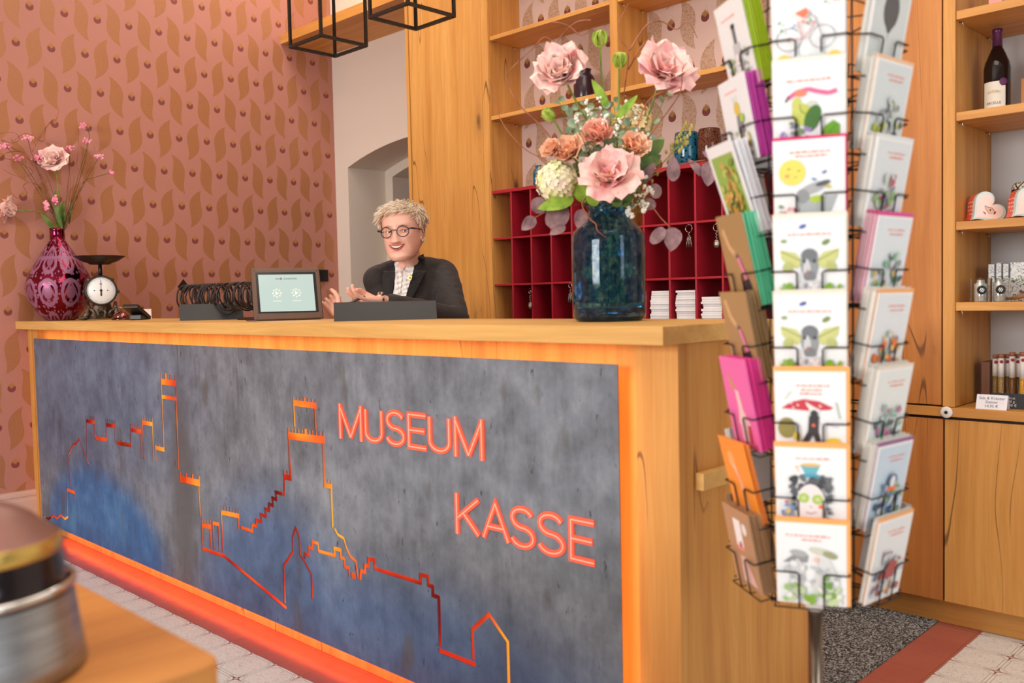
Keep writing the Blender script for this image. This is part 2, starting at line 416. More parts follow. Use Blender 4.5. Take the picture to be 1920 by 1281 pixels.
for x in VX:
    for z in (1.687, 1.458, 1.228):
        MB().tube([(x-.008, YF+.03, z), (x-.008, YF+.03, z-.008)], .0022, 5).build('shelf_pin', CHROME, t, world=True)
# cabinet with tall door behind the card spinner
t = thing('tall_cabinet', 'tall oak cabinet with a plain full height door behind the greeting card spinner', 'cabinet', (3.83, 1.6, 0))
W(t, 'side_panel', W_z, (3.549, 3.573, YF-.001, YR, .766, 3.2))
W(t, 'door', W_door, (3.577, 4.1105, YF+.001, YF+.022, .770, 3.18))
# right shelf unit
t = thing('shelf_unit', 'open oak shelf unit with white back at the right edge', 'shelf', (4.4, 1.7, .77))
W(t, 'side_panel', W_z, (4.1155, 4.1545, YF-.001, YR+.008, .766, 3.2))
for i, z in enumerate((1.092, 1.362, 1.724, 2.057, 2.40)):
    W(t, 'shelf', W_x, (4.1556, 5.05, YF+.003, YR-.005, z, z+.028))
    pins(t, 4.1545, 1, z, YF, YR)
W(t, 'side_panel', W_z, (5.051, 5.09, YF-.001, YR+.008, .766, 3.2))
B(4.1556, 5.05, YR, YR+.006, .766, 3.2).build('back_panel', M_shelfback, t, world=True)
# lower run: ledge board, doors, plinth
t = thing('base_cabinet', 'low oak base cabinet with flat doors under the shelf unit, right of the carpet', 'cabinet', (4.4, 1.7, 0))
W(t, 'ledge', W_x, (3.549, 5.09, YF-.004, YR+.06, .732, .764))
for x0, x1 in ((3.552, 4.116), (4.122, 4.70), (4.706, 5.09)):
    W(t, 'door', W_door if x0 < 4 else W_z, (x0, x1, YF, YF+.02, .092, .722))
W(t, 'carcass', BLACK, (3.56, 5.08, YF+.021, YR, .09, .731))
W(t, 'plinth', W_x, (3.552, 5.09, 1.594, YR, .0015, .088))
k = MB(); M1 = Matrix.Translation((4.131, YF-.004, .748)) @ Matrix.Rotation(pi/2, 4, 'X')
k.lathe([(.016, 0), (.0195, .003), (.0195, .007), (.017, .010), (.006, .0095)], 24, 0, mat=M1)
k.build('round_door_stop', flat(238, 234, 228, .4), t, world=True)
MB().lathe([(.0055, .0095), (.0055, .012)], 16, 0, mat=M1).build('screw', BLACK, t, world=True)
# black socket plate
t = tag(BB(.0005, .009, 1.818, 1.897, 1.305, 1.385, r=.002).build('wall_socket', flat(34, 28, 26, .35)), 'square black wall switch plate on the wallpaper near the corner', 'switch')
# ================================================================ reception counter
YP = -.027                                                   # steel panel front plane
ct = thing('reception_counter', 'long oak reception counter clad with a backlit dark steel sign panel', 'counter', (2.05, .2, 0))
W(ct, 'body', W_z, (.012, 3.972, .018, .30, .0015, 1.0585))
W(ct, 'front_board', W_z, (3.9725, 4.088, 0, .03, .0015, 1.0585))   # right stile in front of the LED channel
W(ct, 'corner_post', W_z, (.0005, .052, -.012, .03, .0015, 1.0585), (.053, .128, -.006, .03, .0015, 1.0585))
W(ct, 'side_panel', W_z, (4.064, 4.088, .0305, .616, .0015, 1.0585))
W(ct, 'back_panel', W_z, (.012, 4.063, .410, .430, .76, 1.0585), (.012, 4.063, .590, .612, .0015, .72))
W(ct, 'desk_top', W_x, (.012, 4.063, .301, .612, .722, .755))
for i, (x0, x1) in enumerate(((.129, .62), (.622, 1.21), (1.212, 1.79), (1.792, 2.372), (2.378, 2.66), (2.664, 3.2), (3.202, 3.972))):
    W(ct, 'kick_board', W_z, (x0, x1, -.001 if x0 < 3.19 else -.001, .0175, .0015, .050))
tag(BB(4.0885, 4.110, .063, .185, .724, .764, r=.002).build('towel_peg', W_top, ct, world=True), 'small oak finger block on the counter side')
o = BB(.0005, 4.097, -.069, .440, 1.059, 1.100, r=.0015).build('countertop', W_top)
tag(o, 'thick light oak worktop running the whole length of the reception counter', 'countertop')
# --- steel panel with the castle skyline cut through it
def steel():
    n = NB('raw_steel_painted_reflections'); x, y, z = n.x, n.y, n.z
    a = n.noise(x, y, z, 3.0, 5, .6); b = n.noise(x*1.3, y, z, 11, 6, .65); s_ = n.noise(x*60, y, z*3, 1, 3)
    f = a*.45+b*.45+s_*.10
    col = n.ramp(f, [(.32, srgb(76, 84, 92)), (.5, srgb(118, 128, 140)), (.68, srgb(152, 162, 174))])
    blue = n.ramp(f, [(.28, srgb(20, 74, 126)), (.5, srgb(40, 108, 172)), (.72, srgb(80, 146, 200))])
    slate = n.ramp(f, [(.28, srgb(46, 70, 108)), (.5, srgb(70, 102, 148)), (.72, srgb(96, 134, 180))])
    wb = (n.noise(x, y, z, 1.6, 2)-.5)*.25
    # blue reflections painted into the colour: one big lobe low left, a paler drift to the right
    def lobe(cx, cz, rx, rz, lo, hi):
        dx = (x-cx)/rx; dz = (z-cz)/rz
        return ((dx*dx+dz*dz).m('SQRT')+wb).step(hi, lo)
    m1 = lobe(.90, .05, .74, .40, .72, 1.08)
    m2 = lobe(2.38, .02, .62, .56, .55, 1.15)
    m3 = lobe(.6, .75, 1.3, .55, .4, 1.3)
    m5 = lobe(3.2, -.08, 1.1, .48, .6, 1.15)
    gap = lobe(1.76, .42, .10, .40, .5, 1.4)
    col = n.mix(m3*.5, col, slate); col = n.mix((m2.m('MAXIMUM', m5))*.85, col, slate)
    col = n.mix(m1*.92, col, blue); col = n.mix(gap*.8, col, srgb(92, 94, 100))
    sc = n.noise(x*9, y, z*3.5, 6, 5, .7).step(.58, .66)*(n.noise(x*45, y, z*14, 1, 3).step(.52, .62))
    col = n.mix(sc*.8, col, srgb(44, 46, 52))
    st = n.noise(x*3, y, z*1.2, 2.4, 3).step(.62, .70)
    col = n.mix(st*.55, col, srgb(86, 84, 74))
    dr = n.noise(x*26, y, z*.7, 1, 4).step(.66, .74)*(z.step(.5, .95))
    col = n.mix(dr*.65, col, srgb(66, 68, 72))
    return n.set(color=col, rough=a*.2+.36, metal=.25, bump=b, dist=.0006)
def pp(px, py):
    v = at(px, py, y=YP); return (v.x, v.z)
SL = []                                                       # (polyline in panel plane, width)
def S(crop, pts, w_=.010, teeth=None):
    ox, oy, sc = crop; P = [pp(ox+x/sc, oy+y/sc) for x, y in pts]; SL.append((P, w_)); return P
def battle(crop, a, b, up, n, bw=.016, tw=.0085, mid=None):
    """crenellated strip from a to b, teeth of height up (crop px) """
    ox, oy, sc = crop; A = pp(ox+a[0]/sc, oy+a[1]/sc); Bp = pp(ox+b[0]/sc, oy+b[1]/sc)
    SL.append(([A, Bp], bw)); U = pp(ox+a[0]/sc, oy+(a[1]-up)/sc)[1]-A[1]
    for i in range(n):
        t = i/(n-1); x = A[0]+(Bp[0]-A[0])*t; z = A[1]+(Bp[1]-A[1])*t
        SL.append(([(x, z), (x, z+U)], tw if not (mid is not None and i == mid) else tw*2))
c1, c2, c3, c4 = (60, 840, 6.62), (40, 620, 3.2), (340, 860, 4.27), (600, 960, 3.99)
T = .0105
S(c1, [(150, 855), (205, 885), (260, 838), (305, 880), (350, 834), (405, 885), (445, 855)], .012)
S(c1, [(455, 165), (472, 480)], T); S(c1, [(430, 520), (438, 820)], T)
battle(c1, (432, 520), (525, 555), 36, 4); S(c1, [(528, 555), (530, 628)], T)
S(c2, [(283, 770), (283, 745), (312, 680), (328, 680), (345, 650), (401, 800)], T)
S(c2, [(388, 540), (395, 760)], T); battle(c2, (388, 543), (437, 551), 30, 6); S(c2, [(437, 551), (440, 640)], T)
battle(c2, (445, 645), (508, 655), 18, 4); S(c2, [(510, 658), (508, 566)], T)
battle(c2, (508, 566), (562, 575), 32, 6); S(c2, [(561, 575), (562, 670)], T)
battle(c2, (572, 674), (655, 689), 18, 4); S(c2, [(657, 692), (655, 596)], T)
battle(c2, (655, 596), (716, 607), 32, 6); S(c2, [(716, 607), (719, 766)], T)
S(c2, [(733, 766), (724, 552)], T); battle(c2, (724, 552), (784, 562), 32, 5); S(c2, [(784, 562), (792, 782)], T)
S(c2, [(806, 782), (803, 700)], T); battle(c2, (803, 702), (855, 716), 22, 3); S(c2, [(854, 716), (838, 302)], T)
battle(c2, (838, 306), (923, 318), 44, 4, .022, .010, 1); S(c2, [(923, 318), (926, 380)], T)
S(c2, [(840, 397), (929, 410)], .014); S(c2, [(927, 410), (942, 830)], T)
battle(c2, (952, 890), (1066, 916), 38, 4, .024, .014); S(c2, [(1062, 918), (1072, 1105)], T)
S(c3, [(163, 540), (167, 686)], T); battle(c3, (164, 537), (231, 548), 52, 4, .016, .009); S(c3, [(229, 548), (235, 712)], T)
S(c3, [(250, 518), (258, 722)], T); S(c3, [(250, 518), (300, 529)], .013); S(c3, [(297, 529), (304, 736)], T)
S(c3, [(318, 432), (331, 748)], T); battle(c3, (320, 432), (458, 462), 52, 7, .016, .006); S(c3, [(455, 462), (457, 556)], T)
S(c3, [(475, 551), (572, 586)], .012)
S(c3, [(563, 583), (563, 530), (600, 545), (598, 492), (640, 505), (634, 447), (676, 465), (670, 403), (705, 418), (699, 362), (733, 380), (726, 315), (760, 330), (752, 268), (806, 284)], .012)
S(c3, [(823, 295), (820, 146)], T); battle(c3, (820, 146), (876, 156), 50, 3, .018, .008); S(c3, [(872, 156), (868, 40)], T)
S(c2, [(1612, 885), (1603, 632)], T)
battle(c2, (1603, 632), (1812, 657), 44, 11, .022, .008, 5); S(c2, [(1808, 657), (1818, 930)], T)
battle(c2, (1818, 930), (1860, 937), 34, 3, .014, .007); S(c2, [(1857, 937), (1866, 1176)], T)
S(c2, [(1632, 434), (1639, 572)], T); battle(c2, (1632, 434), (1765, 452), 34, 7, .018, .007, 3); S(c2, [(1759, 452), (1765, 588)], T)
S(c3, [(165, 720), (342, 782), (835, 1195)], .013)
S(c3, [(828, 1155), (818, 860), (893, 745), (891, 630), (914, 555), (942, 630), (950, 765), (1040, 928), (1050, 1116)], .010)
S(c3, [(990, 795), (988, 762), (1025, 775), (1018, 712), (1050, 722), (1043, 665), (1092, 682), (1096, 742), (1228, 780), (1220, 720), (1275, 737)], .011)
S(c4, [(105, 325), (106, 272), (152, 285), (152, 345), (180, 352), (182, 410), (214, 420), (218, 475)], .010)
S(c4, [(238, 476), (256, 480)], .018)
S(c4, [(108, 128), (130, 170), (175, 200), (195, 270), (225, 335), (265, 370), (275, 440), (282, 495)], .010)
S(c4, [(300, 505), (303, 440), (335, 455), (335, 400), (362, 408), (360, 352), (408, 362), (410, 424), (752, 532), (750, 470), (808, 485), (808, 548), (843, 560), (843, 625), (888, 640), (898, 1000)], .012)
S(c4, [(893, 1038), (1155, 1142)], .013); S(c4, [(1145, 1095), (1137, 882), (1262, 768), (1402, 975), (1412, 1350)], .011)
S(c4, [(1180, 1395), (1412, 1350)], .011)
def quads(P, w_):
    out = []; h = w_/2*1.12
    for (x0, z0), (x1, z1) in zip(P, P[1:]):
        L = hypot(x1-x0, z1-z0)
        if L < 1e-6: continue
        ux, uz = (x1-x0)/L, (z1-z0)/L; e = h*.98
        x0_, z0_, x1_, z1_ = x0-ux*e*.6, z0-uz*e*.6, x1+ux*e*.6, z1+uz*e*.6
        out.append([(x0_-uz*h, z0_+ux*h), (x1_-uz*h, z1_+ux*h), (x1_+uz*h, z1_-ux*h), (x0_+uz*h, z0_-ux*h)][::-1])
    return out
PX0, PX1, PZ0, PZ1 = .134, 3.942, .049, 1.0105
def panel():
    polys = [[(PX0, PZ0), (PX1, PZ0), (PX1, PZ1), (PX0, PZ1)]]
    for P, w_ in SL: polys += quads(P, w_)
    vs = []; fs = []
    for pl in polys:
        fs.append(list(range(len(vs), len(vs)+len(pl)))); vs += [Vector((min(max(x, PX0), PX1), min(max(z, PZ0), PZ1))) for x, z in pl]
    ov, oe, of, _, _, orf = geometry.delaunay_2d_cdt(vs, [], fs, 1, 1e-5)
    keep = [f for f, r in zip(of, orf) if list(r) == [0]]
    bm = bmesh.new(); bv = [bm.verts.new((v.x, YP, v.y)) for v in ov]
    for f in keep:
        try: bm.faces.new([bv[i] for i in f])
        except ValueError: pass
    bmesh.ops.delete(bm, geom=[v for v in bm.verts if not v.link_faces], context='VERTS')
    ext = bmesh.ops.extrude_face_region(bm, geom=bm.faces[:])
    bmesh.ops.translate(bm, verts=[e for e in ext['geom'] if isinstance(e, bmesh.types.BMVert)], vec=(0, .003, 0))
    bmesh.ops.recalc_face_normals(bm, faces=bm.faces[:])
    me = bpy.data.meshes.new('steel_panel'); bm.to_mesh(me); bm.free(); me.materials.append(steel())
    o = bpy.data.objects.new('steel_panel', me); COL.objects.link(o); o.parent = ct; o.location = -ct.location
    return o
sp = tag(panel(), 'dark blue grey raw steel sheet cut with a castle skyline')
# LED strips behind the panel edge, warm orange
def emis(name, c, s):
    n = NB(name); n.set(color=c, Emission_Color=c, Emission_Strength=s); return n.m
M_led = emis('warm_led', (1.0, .42, .15), 15); M_ledr = emis('red_led', (1.0, .10, .025), 34)
led = MB()
led.box(.18, 3.92, -.022, -.017, .990, .996)
led.box(3.928, 3.934, -.022, -.017, .07, .985)
lr = B(.45, 3.92, -.021, -.014, .0515, .058)
led.build('led_strip', M_led, ct, world=True); lr.build('floor_led_strip', M_ledr, ct, world=True)
n = NB('backlit_orange_diffuser'); f_ = n.noise(n.x, n.y, n.z, 2.3, 2, .5)
c_ = n.ramp(f_, [(.34, (.16, .008, .005)), (.43, (.60, .03, .012)), (.52, (.95, .14, .02)), (.62, (1, .48, .04))])
n.set(color=(.3, .05, .01), Emission_Color=c_, Emission_Strength=.95)
B(.16, 3.90, .008, .012, .06, .98).build('diffuser', n.m, ct, world=True)
# letters
def acrylic(name, c, e):
    n = NB(name); return n.set(color=c, rough=.25, Emission_Color=c, Emission_Strength=e)
M_let = acrylic('orange_lit_acrylic', srgb(250, 92, 62), .35); M_let2 = acrylic('pale_acrylic_line', srgb(255, 168, 148), .5)
def arcp(cx, cz, rx, rz, a0, a1, n=10): return [(cx+rx*cos(RD(a0+(a1-a0)*i/n)), cz+rz*sin(RD(a0+(a1-a0)*i/n))) for i in range(n+1)]
GL = {'M': [[(0, 0), (0, 1)], [(0, 1), (.5, 0)], [(.5, 0), (1, 1)], [(1, 1), (1, 0)]],
      'U': [[(0, 1), (0, .27)]+arcp(.5, .27, .5, .27, 180, 360)+[(1, 1)]],
      'S': [arcp(.5, .76, .46, .24, 20, 180, 8)+arcp(.5, .76, .46, .26, 180, 262, 5)+arcp(.5, .25, .5, .25, 82, -90, 10)+arcp(.5, .25, .5, .25, -90, -165, 6)],
      'E': [[(1, 1), (0, 1), (0, 0), (1, 0)], [(0, .52), (.92, .52)]],
      'K': [[(0, 0), (0, 1)], [(1, 1), (.06, .40)], [(.30, .56), (1, 0)]],
      'A': [[(0, 0), (.5, 1), (1, 0)], [(.2, .34), (.8, .34)]]}
def stroke(mb, P, w_, y0, y1, m, cap=True):
    P = [p for i, p in enumerate(P) if i == 0 or hypot(p[0]-P[i-1][0], p[1]-P[i-1][1]) > .0015]
    n = len(P); L = []; R = []
    for i in range(n):
        a = Vector(P[i])-Vector(P[i-1]) if i else Vector(P[1])-Vector(P[0]); b = Vector(P[i+1])-Vector(P[i]) if i < n-1 else a
        a = a.normalized(); b = b.normalized(); t = (a+b).normalized(); k = min(1/max(t.dot(a), .3), 2.0)
        nn = Vector((-t.y, t.x))*w_/2*k; L.append(Vector(P[i])+nn); R.append(Vector(P[i])-nn)
    for i in range(n-1):
        q = [L[i], L[i+1], R[i+1], R[i]]
        mb.prism([(p.x, y0, p.y) for p in q][::-1], (0, y1-y0, 0), m)
def letter(ch, x0, x1, z0, z1):
    w_ = .0165; mb = MB(); y0, y1 = YP-.0045, YP-.0002
    for gi, P in enumerate(GL[ch]):
        Q = [(x0+w_/2+(x1-x0-w_)*a, z0+w_/2+(z1-z0-w_)*b) for a, b in P]
        if ch == 'M' and gi in (0, 3): Q = [(Q[0][0], z0), (Q[1][0], z1)] if gi == 0 else [(Q[0][0], z1), (Q[1][0], z0)]
        if ch == 'K' and gi == 0: Q = [(Q[0][0], z0), (Q[1][0], z1)]
        stroke(mb, Q, w_, y0-gi*.0002, y1, 0); stroke(mb, Q, .0028, y0-.0010-gi*.0002, y0-gi*.0002+.0001, 1)
    o = mb.build('letter', [M_let, M_let2], sp); tag(o, 'lit orange acrylic letter %s' % ch); return o
za, zb = pp(642, 822)[1], pp(640, 757)[1]
for ch, a, b, ty in zip('MUSEUM', (637, 684.5, 724, 765, 804, 852), (682, 720.5, 762, 804, 847.5, 909), (757, 760, 766, 770, 775, 780)):
    letter(ch, pp(a, ty+30)[0], pp(b, ty+30)[0], za, zb)
za, zb = pp(858, 1000)[1], pp(856, 924)[1]
for ch, a, b, ty in zip('KASSE', (855, 904, 957, 1008, 1068), (903, 959, 1006, 1062, 1121), (965, 975, 990, 1000, 1015)):
    letter(ch, pp(a, ty)[0], pp(b, ty)[0], za, zb)
# lanterns
def lantern(px_near, py_near, z0, L, label):
    p = at(px_near, py_near, z=z0)
    t = thing('pendant_lantern', label, 'lantern', (p.x-L/2, p.y+L/2, z0), group='black pendant lanterns over the counter')
    h = .62; b = .010; fr = MB(); q = L/2
    for sx in (-1, 1):
        for sy in (-1, 1): fr.box(sx*q-b/2, sx*q+b/2, sy*q-b/2, sy*q+b/2, 0, h)
    for z in (0, h-b):
        for s_ in (-1, 1):
            fr.box(-q, q, s_*q-b/2-.001, s_*q+b/2+.001, z, z+b); fr.box(s_*q-b/2-.001, s_*q+b/2+.001, -q, q, z, z+b)
    fr.build('frame', flat(52, 44, 38, .45, .5), t)
    for i in range(4):
        g = MB(); g.box(-q+b/2, q-b/2, -.0012, .0012, b, h-b); o = g.build('glass_pane', GLASS, t)
        a = i*pi/2; o.rotation_euler = (0, 0, a); o.location = (sin(a)*(q-.001), -cos(a)*(q-.001), 0)
    s_ = MB(); s_.tube([(0, 0, h), (0, 0, 4.1-z0)], .003, 6); s_.lathe([(.03, h-.002), (.03, h+.02), (.006, h+.04)], 16); s_.lathe([(.012, h-.1), (.012, h-.01)], 12)
    s_.build('rod', flat(40, 36, 34, .4, .5), t)
    m = MB(); [m.box(-q, q, sy*.03-.004, sy*.03+.004, h-.006, h) for sy in (-1, 1)]; m.build('top_bracket', flat(52, 44, 38, .45, .5), t)
    b_ = MB(); b_.ball((0, 0, h-.13), .03, sc=(1, 1, 1.2)); b_.build('bulb', flat(255, 240, 210, .2), t)
    return t
def glass(name, c=(1, 1, 1), rough=.02, ior=1.45, tr=1.0, var=0):
    n = NB(name); col = c if not var else n.mix(n.noise(n.x, n.y, n.z, 25, 3), tuple(v*(1-var) for v in c), c)
    return n.set(color=col, rough=rough, Transmission_Weight=tr, IOR=ior)
GLASS = glass('clear_glass', (.97, .94, .9), 0, 1.1)
lantern(602, 69, 2.12, .20, 'left and lower black framed glass lantern hanging above the tablet')
lantern(765, 9, 2.12, .20, 'right black framed glass lantern hanging in front of the tall cabinet')
# ================================================================ the woman behind the counter
def remesh(o, vox, sm=2, noise=0, nscale=.05):
    m = o.modifiers.new('remesh', 'REMESH'); m.mode = 'VOXEL'; m.voxel_size = vox; m.use_smooth_shade = True
    if sm: s_ = o.modifiers.new('smooth', 'SMOOTH'); s_.factor = .5; s_.iterations = sm
    if noise:
        tx = bpy.data.textures.new('fold', 'CLOUDS'); tx.noise_scale = nscale; tx.noise_depth = 2
        d = o.modifiers.new('folds', 'DISPLACE'); d.texture = tx; d.strength = noise; d.mid_level = .5
def interp(tab, z):
    if z <= tab[0][0]: return tab[0][1:]
    for a, b in zip(tab, tab[1:]):
        if z <= b[0]:
            t = (z-a[0])/(b[0]-a[0]); return tuple(p+(q-p)*t for p, q in zip(a[1:], b[1:]))
    return tab[-1][1:]
HT = [(-.119, .060, .030, .018), (-.112, .082, .004, .036), (-.098, .089, -.022, .050), (-.078, .090, -.048, .0600), (-.05, .091, -.070, .0675), (-.02, .0905, -.086, .0715),
      (.01, .0895, -.094, .0735), (.04, .0915, -.098, .0755), (.065, .087, -.096, .073), (.088, .073, -.086, .063), (.104, .052, -.068, .049), (.115, .026, -.042, .030), (.120, .004, -.018, .010)]
G = lambda d, s_: math.exp(-(d*d)/(2*s_*s_))
def face_y(x, z):
    """forward relief of the face"""
    ax = abs(x); d = 0
    t = min(max((.030-z)/.064, 0), 1)                       # nose
    am = (.005+.024*t**1.2)*(1 if z > -.036 else G(z+.036, .0055)) if z < .036 else .004*G(z-.036, .012)
    d += am*G(ax, .0072+.0045*t)
    d += .008*G(ax-.0125, .0045)*G(z+.034, .0055)               # nostril wings
    d -= .0085*G(ax-.031, .013)*G(z-.010, .0095)             # eye sockets
    d += .0035*G(ax-.028, .018)*G(z-.034, .007)              # brows
    d += .0075*G(ax-.040, .015)*G(z+.026, .016)              # smiling cheeks
    d -= .0035*G(ax-.030-(-.02-z)*.25, .0045)*G(z+.048, .016)   # folds beside the mouth
    d += .0045*G(ax, .020)*G(z+.058, .012)                   # mouth area
    d -= .0035*G(ax, .018)*G(z+.082, .006)
    d += .0065*G(ax, .017)*G(z+.102, .012)                   # chin
    return d
def head_pt(u, z, grow=0.0):
    z0_ = z
    yf, yb, hx = interp(HT, z); a = 2*pi*u
    cy, ry = ((yf+.0), yf) if False else (0, 0)
    c, s_ = cos(a), sin(a); e = .86
    x = math.copysign(abs(c)**e, c)*hx; ymid = (yf+yb)/2
    y = ymid+math.copysign(abs(s_)**e, s_)*(yf-yb)/2
    if s_ > 0: y += face_y(x, z)*min(1, s_*1.6)
    v = Vector((x, y, z if z > .01 else .01+(z-.01)*.92))
    if grow: v += (v-Vector((0, -.004, .01))).normalized()*grow
    return v
def head_mb():
    mb = MB(); n = 120; zs = [-.119+.239*i/130 for i in range(131)]
    vs = [head_pt(j/n, z) for z in zs for j in range(n)]
    fs = [(i*n+j, i*n+(j+1) % n, (i+1)*n+(j+1) % n, (i+1)*n+j) for i in range(130) for j in range(n)]+[tuple(range(n))[::-1], tuple(130*n+j for j in range(n))]
    mb.add(vs, fs, 0, True)
    for s_ in (-1, 1):                                        # ears
        e = [(s_*(.0745+.004*sin(t)), -.008-.013*cos(t)*(1.0 if cos(t) > 0 else .75), .002+.027*sin(t)-.004*cos(t)) for t in [2*pi*i/14 for i in range(14)]]
        mb.tube(e+[e[0]], .0042, 6); mb.ball((s_*.0735, -.006, -.002), .012, sc=(.32, .9, 1.5)); mb.ball((s_*.0745, .002, -.024), .0065, sc=(.6, 1, 1))
    return mb
H = at(756, 439, d=3.60)
HM = Matrix.Translation(H) @ Matrix.Rotation(RD(-148), 4, 'Z') @ Matrix.Rotation(RD(-3), 4, 'X') @ Matrix.Rotation(RD(3), 4, 'Y')
def skin():
    n = NB('fair_skin'); f = n.noise(n.x, n.y, n.z, 14, 3); g = n.noise(n.x, n.y, n.z, 300, 2)
    n.m.name = 'fair_skin'; return n.set(color=n.mix(f, srgb(232, 168, 148), srgb(246, 200, 182)), rough=.42, bump=g, dist=.0002, Subsurface_Weight=.12, Subsurface_Radius=(.02, .008, .004))
M_skin = skin()
lady = thing('person', 'smiling person with short grey blonde hair, round glasses and a dark blazer behind the counter', 'person', (H.x-.02, H.y+.10, 0))
O = Vector(lady.location)
def put(name, mb, mats, label=None, parent=None):
    o = mb.build(name, mats, parent or lady); o.location = (0, 0, 0) if parent else -O
    if parent: pass
    if label: o['label'] = label
    return o
def capsule(mb, a, b, ra, rb, n=14):
    a, b = Vector(a), Vector(b); d = (b-a); L = d.length; d.normalize(); mb.tube([a-d*ra*.5, a, a.lerp(b, .33), a.lerp(b, .66), b, b+d*rb*.5], [ra*.7, ra, ra*.67+rb*.33, ra*.33+rb*.67, rb, rb*.7], n)
    mb.ball(a, ra, 0, n, 8); mb.ball(b, rb, 0, n, 8)
SHL, SHR = at(709, 521, d=3.66), at(829, 512, d=3.78); NK = at(764, 500, d=3.715)
CH = (SHL+SHR)/2+Vector((0, 0, -.13)); HP = CH+Vector((-.10, .24, -.27))
side = (SHR-SHL).normalized(); fwd = side.cross(Vector((0, 0, 1))).normalized()
if fwd.dot(Vector((1, -1, 0))) < 0: fwd = -fwd
# hands: fingers as chains from a palm frame (origin wrist, d along the hand, nrm out of the back, s across to the thumb)
def hand(mb, wrist, d, nrm, curl, thumb_pts, L=.085, spread=.2, flip=1):
    d = Vector(d).normalized(); nrm = Vector(nrm); nrm = (nrm-d*nrm.dot(d)).normalized(); s_ = d.cross(nrm)*flip
    P = lambda a, b, c: Vector(wrist)+d*a+s_*b+nrm*c
    for b in (-.026, -.009, .009, .025):
        capsule(mb, P(.006, b*.55, 0), P(L, b, .001), .0155, .0115, 10)
    for i, b in enumerate((-.029, -.010, .010, .029)):
        ln = (.058, .072, .076, .066)[i]; r = (.0072, .0082, .0084, .0080)[i]; c = curl[i]
        p = P(L, b, 0); ang = 0; dirv = d+s_*(b*spread/.03*.35); pts = [p]
        for seg, k in ((.45, .6), (.30, 1.1), (.25, .8)):
            ang += c*k; dd = (dirv*cos(ang)-nrm*sin(ang)).normalized(); p = p+dd*ln*seg; pts.append(p)
        for (a, e), q in zip(zip(pts, pts[1:]), (1, .93, .86)): capsule(mb, a, e, r*q, r*q*.93, 8)
    q = [P(*t) for t in thumb_pts]
    for (a, e), r in zip(zip(q, q[1:]), (.0125, .0105, .0090)): capsule(mb, a, e, r, r*.86, 8)
W1, W2 = at(713, 563, d=3.30), at(633, 585, d=3.60)          # wrists
EL1, EL2 = at(856, 600, d=3.52), Vector((2.34, .70, 1.155))
body = MB()
hd = head_mb(); body.add([HM @ Vector(v) for v in hd.v], hd.f, 0, True)
capsule(body, HM @ Vector((0, -.022, -.065)), NK+Vector((0, .01, -.03)), .051, .056, 18)
capsule(body, SHL+Vector((0, 0, -.02)), SHR+Vector((0, 0, -.02)), .045, .045); capsule(body, CH, HP, .10, .11, 20)
capsule(body, NK+Vector((0, 0, -.03)), CH, .06, .10, 18)
for sh, el, wr in ((SHR, EL1, W1), (SHL, EL2, W2)):
    capsule(body, sh, el, .042, .034); capsule(body, el, wr, .034, .0215)
hand(body, W1, at(668, 560, d=3.25)-W1, (-.1, -.1, -1), (.25, .35, .5, .35), [(.02, -.018, -.004), (.045, -.036, -.018), (.068, -.030, -.030), (.086, -.020, -.030)], L=.062, flip=1)
hand(body, W2, at(611, 552, d=3.64)-W2, (.8, -.5, -.1), (.7, .8, .8, .7), [(.022, .020, .004), (.045, .034, .016), (.066, .034, .026), (.085, .028, .026)], L=.060, flip=1)
ob = put('body', body, M_skin); remesh(ob, .0026, 1)
# jacket
JB = MB()
def rings(mb, cs, m=0, n=28):
    vs = []
    for c, rx, ry in cs:
        for j in range(n):
            a = 2*pi*j/n; vs.append(c+side*cos(a)*rx+fwd*sin(a)*ry)
    k = len(cs); fs = [(i*n+j, i*n+(j+1) % n, (i+1)*n+(j+1) % n, (i+1)*n+j) for i in range(k-1) for j in range(n)]+[tuple(range(n))[::-1], tuple((k-1)*n+j for j in range(n))]
    mb.add(vs, fs, m, True)
Z = lambda v, z: v+Vector((0, 0, z))
MS = (SHL+SHR)/2
rings(JB, [(Z(HP, -.16), .20, .15), (Z(HP, 0), .185, .14), (Z(CH, -.10), .175, .13), (Z(CH, 0), .185, .135), (Z(MS, -.05), .19, .115), (Z(MS, -.005), .165, .085), (Z(MS, .030), .115, .066), (Z(NK, .012), .066, .062)])
for sh, el, wr, ra in ((SHR, EL1, W1, .068), (SHL, EL2, W2, .062)):
    capsule(JB, Z(sh, -.012), el, ra, .052, 20); w2 = wr.lerp(el, .14); capsule(JB, el, w2, .050, .036 if sh is SHR else .029, 18)
capsule(JB, Z(SHL, .004), Z(NK, -.012), .050, .058, 18); capsule(JB, Z(SHR, .006), Z(NK, -.012), .054, .058, 18)
def cloth(name, c):
    n = NB(name); f = n.noise(n.x, n.y, n.z, 9, 3); wv = n.noise(n.x*400, n.y*400, n.z*120, 1, 1); cr = n.noise(n.x, n.y, n.z, 18, 2, .5, .8)
    return n.set(color=n.mix(f, tuple(v*.8 for v in c), tuple(v*1.25 for v in c)), rough=.8, bump=cr*.85+wv*.15, dist=.004, Sheen_Weight=.1)
M_blazer = cloth('charcoal_blazer_wool', srgb(36, 29, 30)); M_lapel = cloth('charcoal_lapel_wool', srgb(30, 25, 26))
jo = put('blazer', JB, M_blazer, 'dark charcoal blazer'); remesh(jo, .0065, 3, .009, .055)
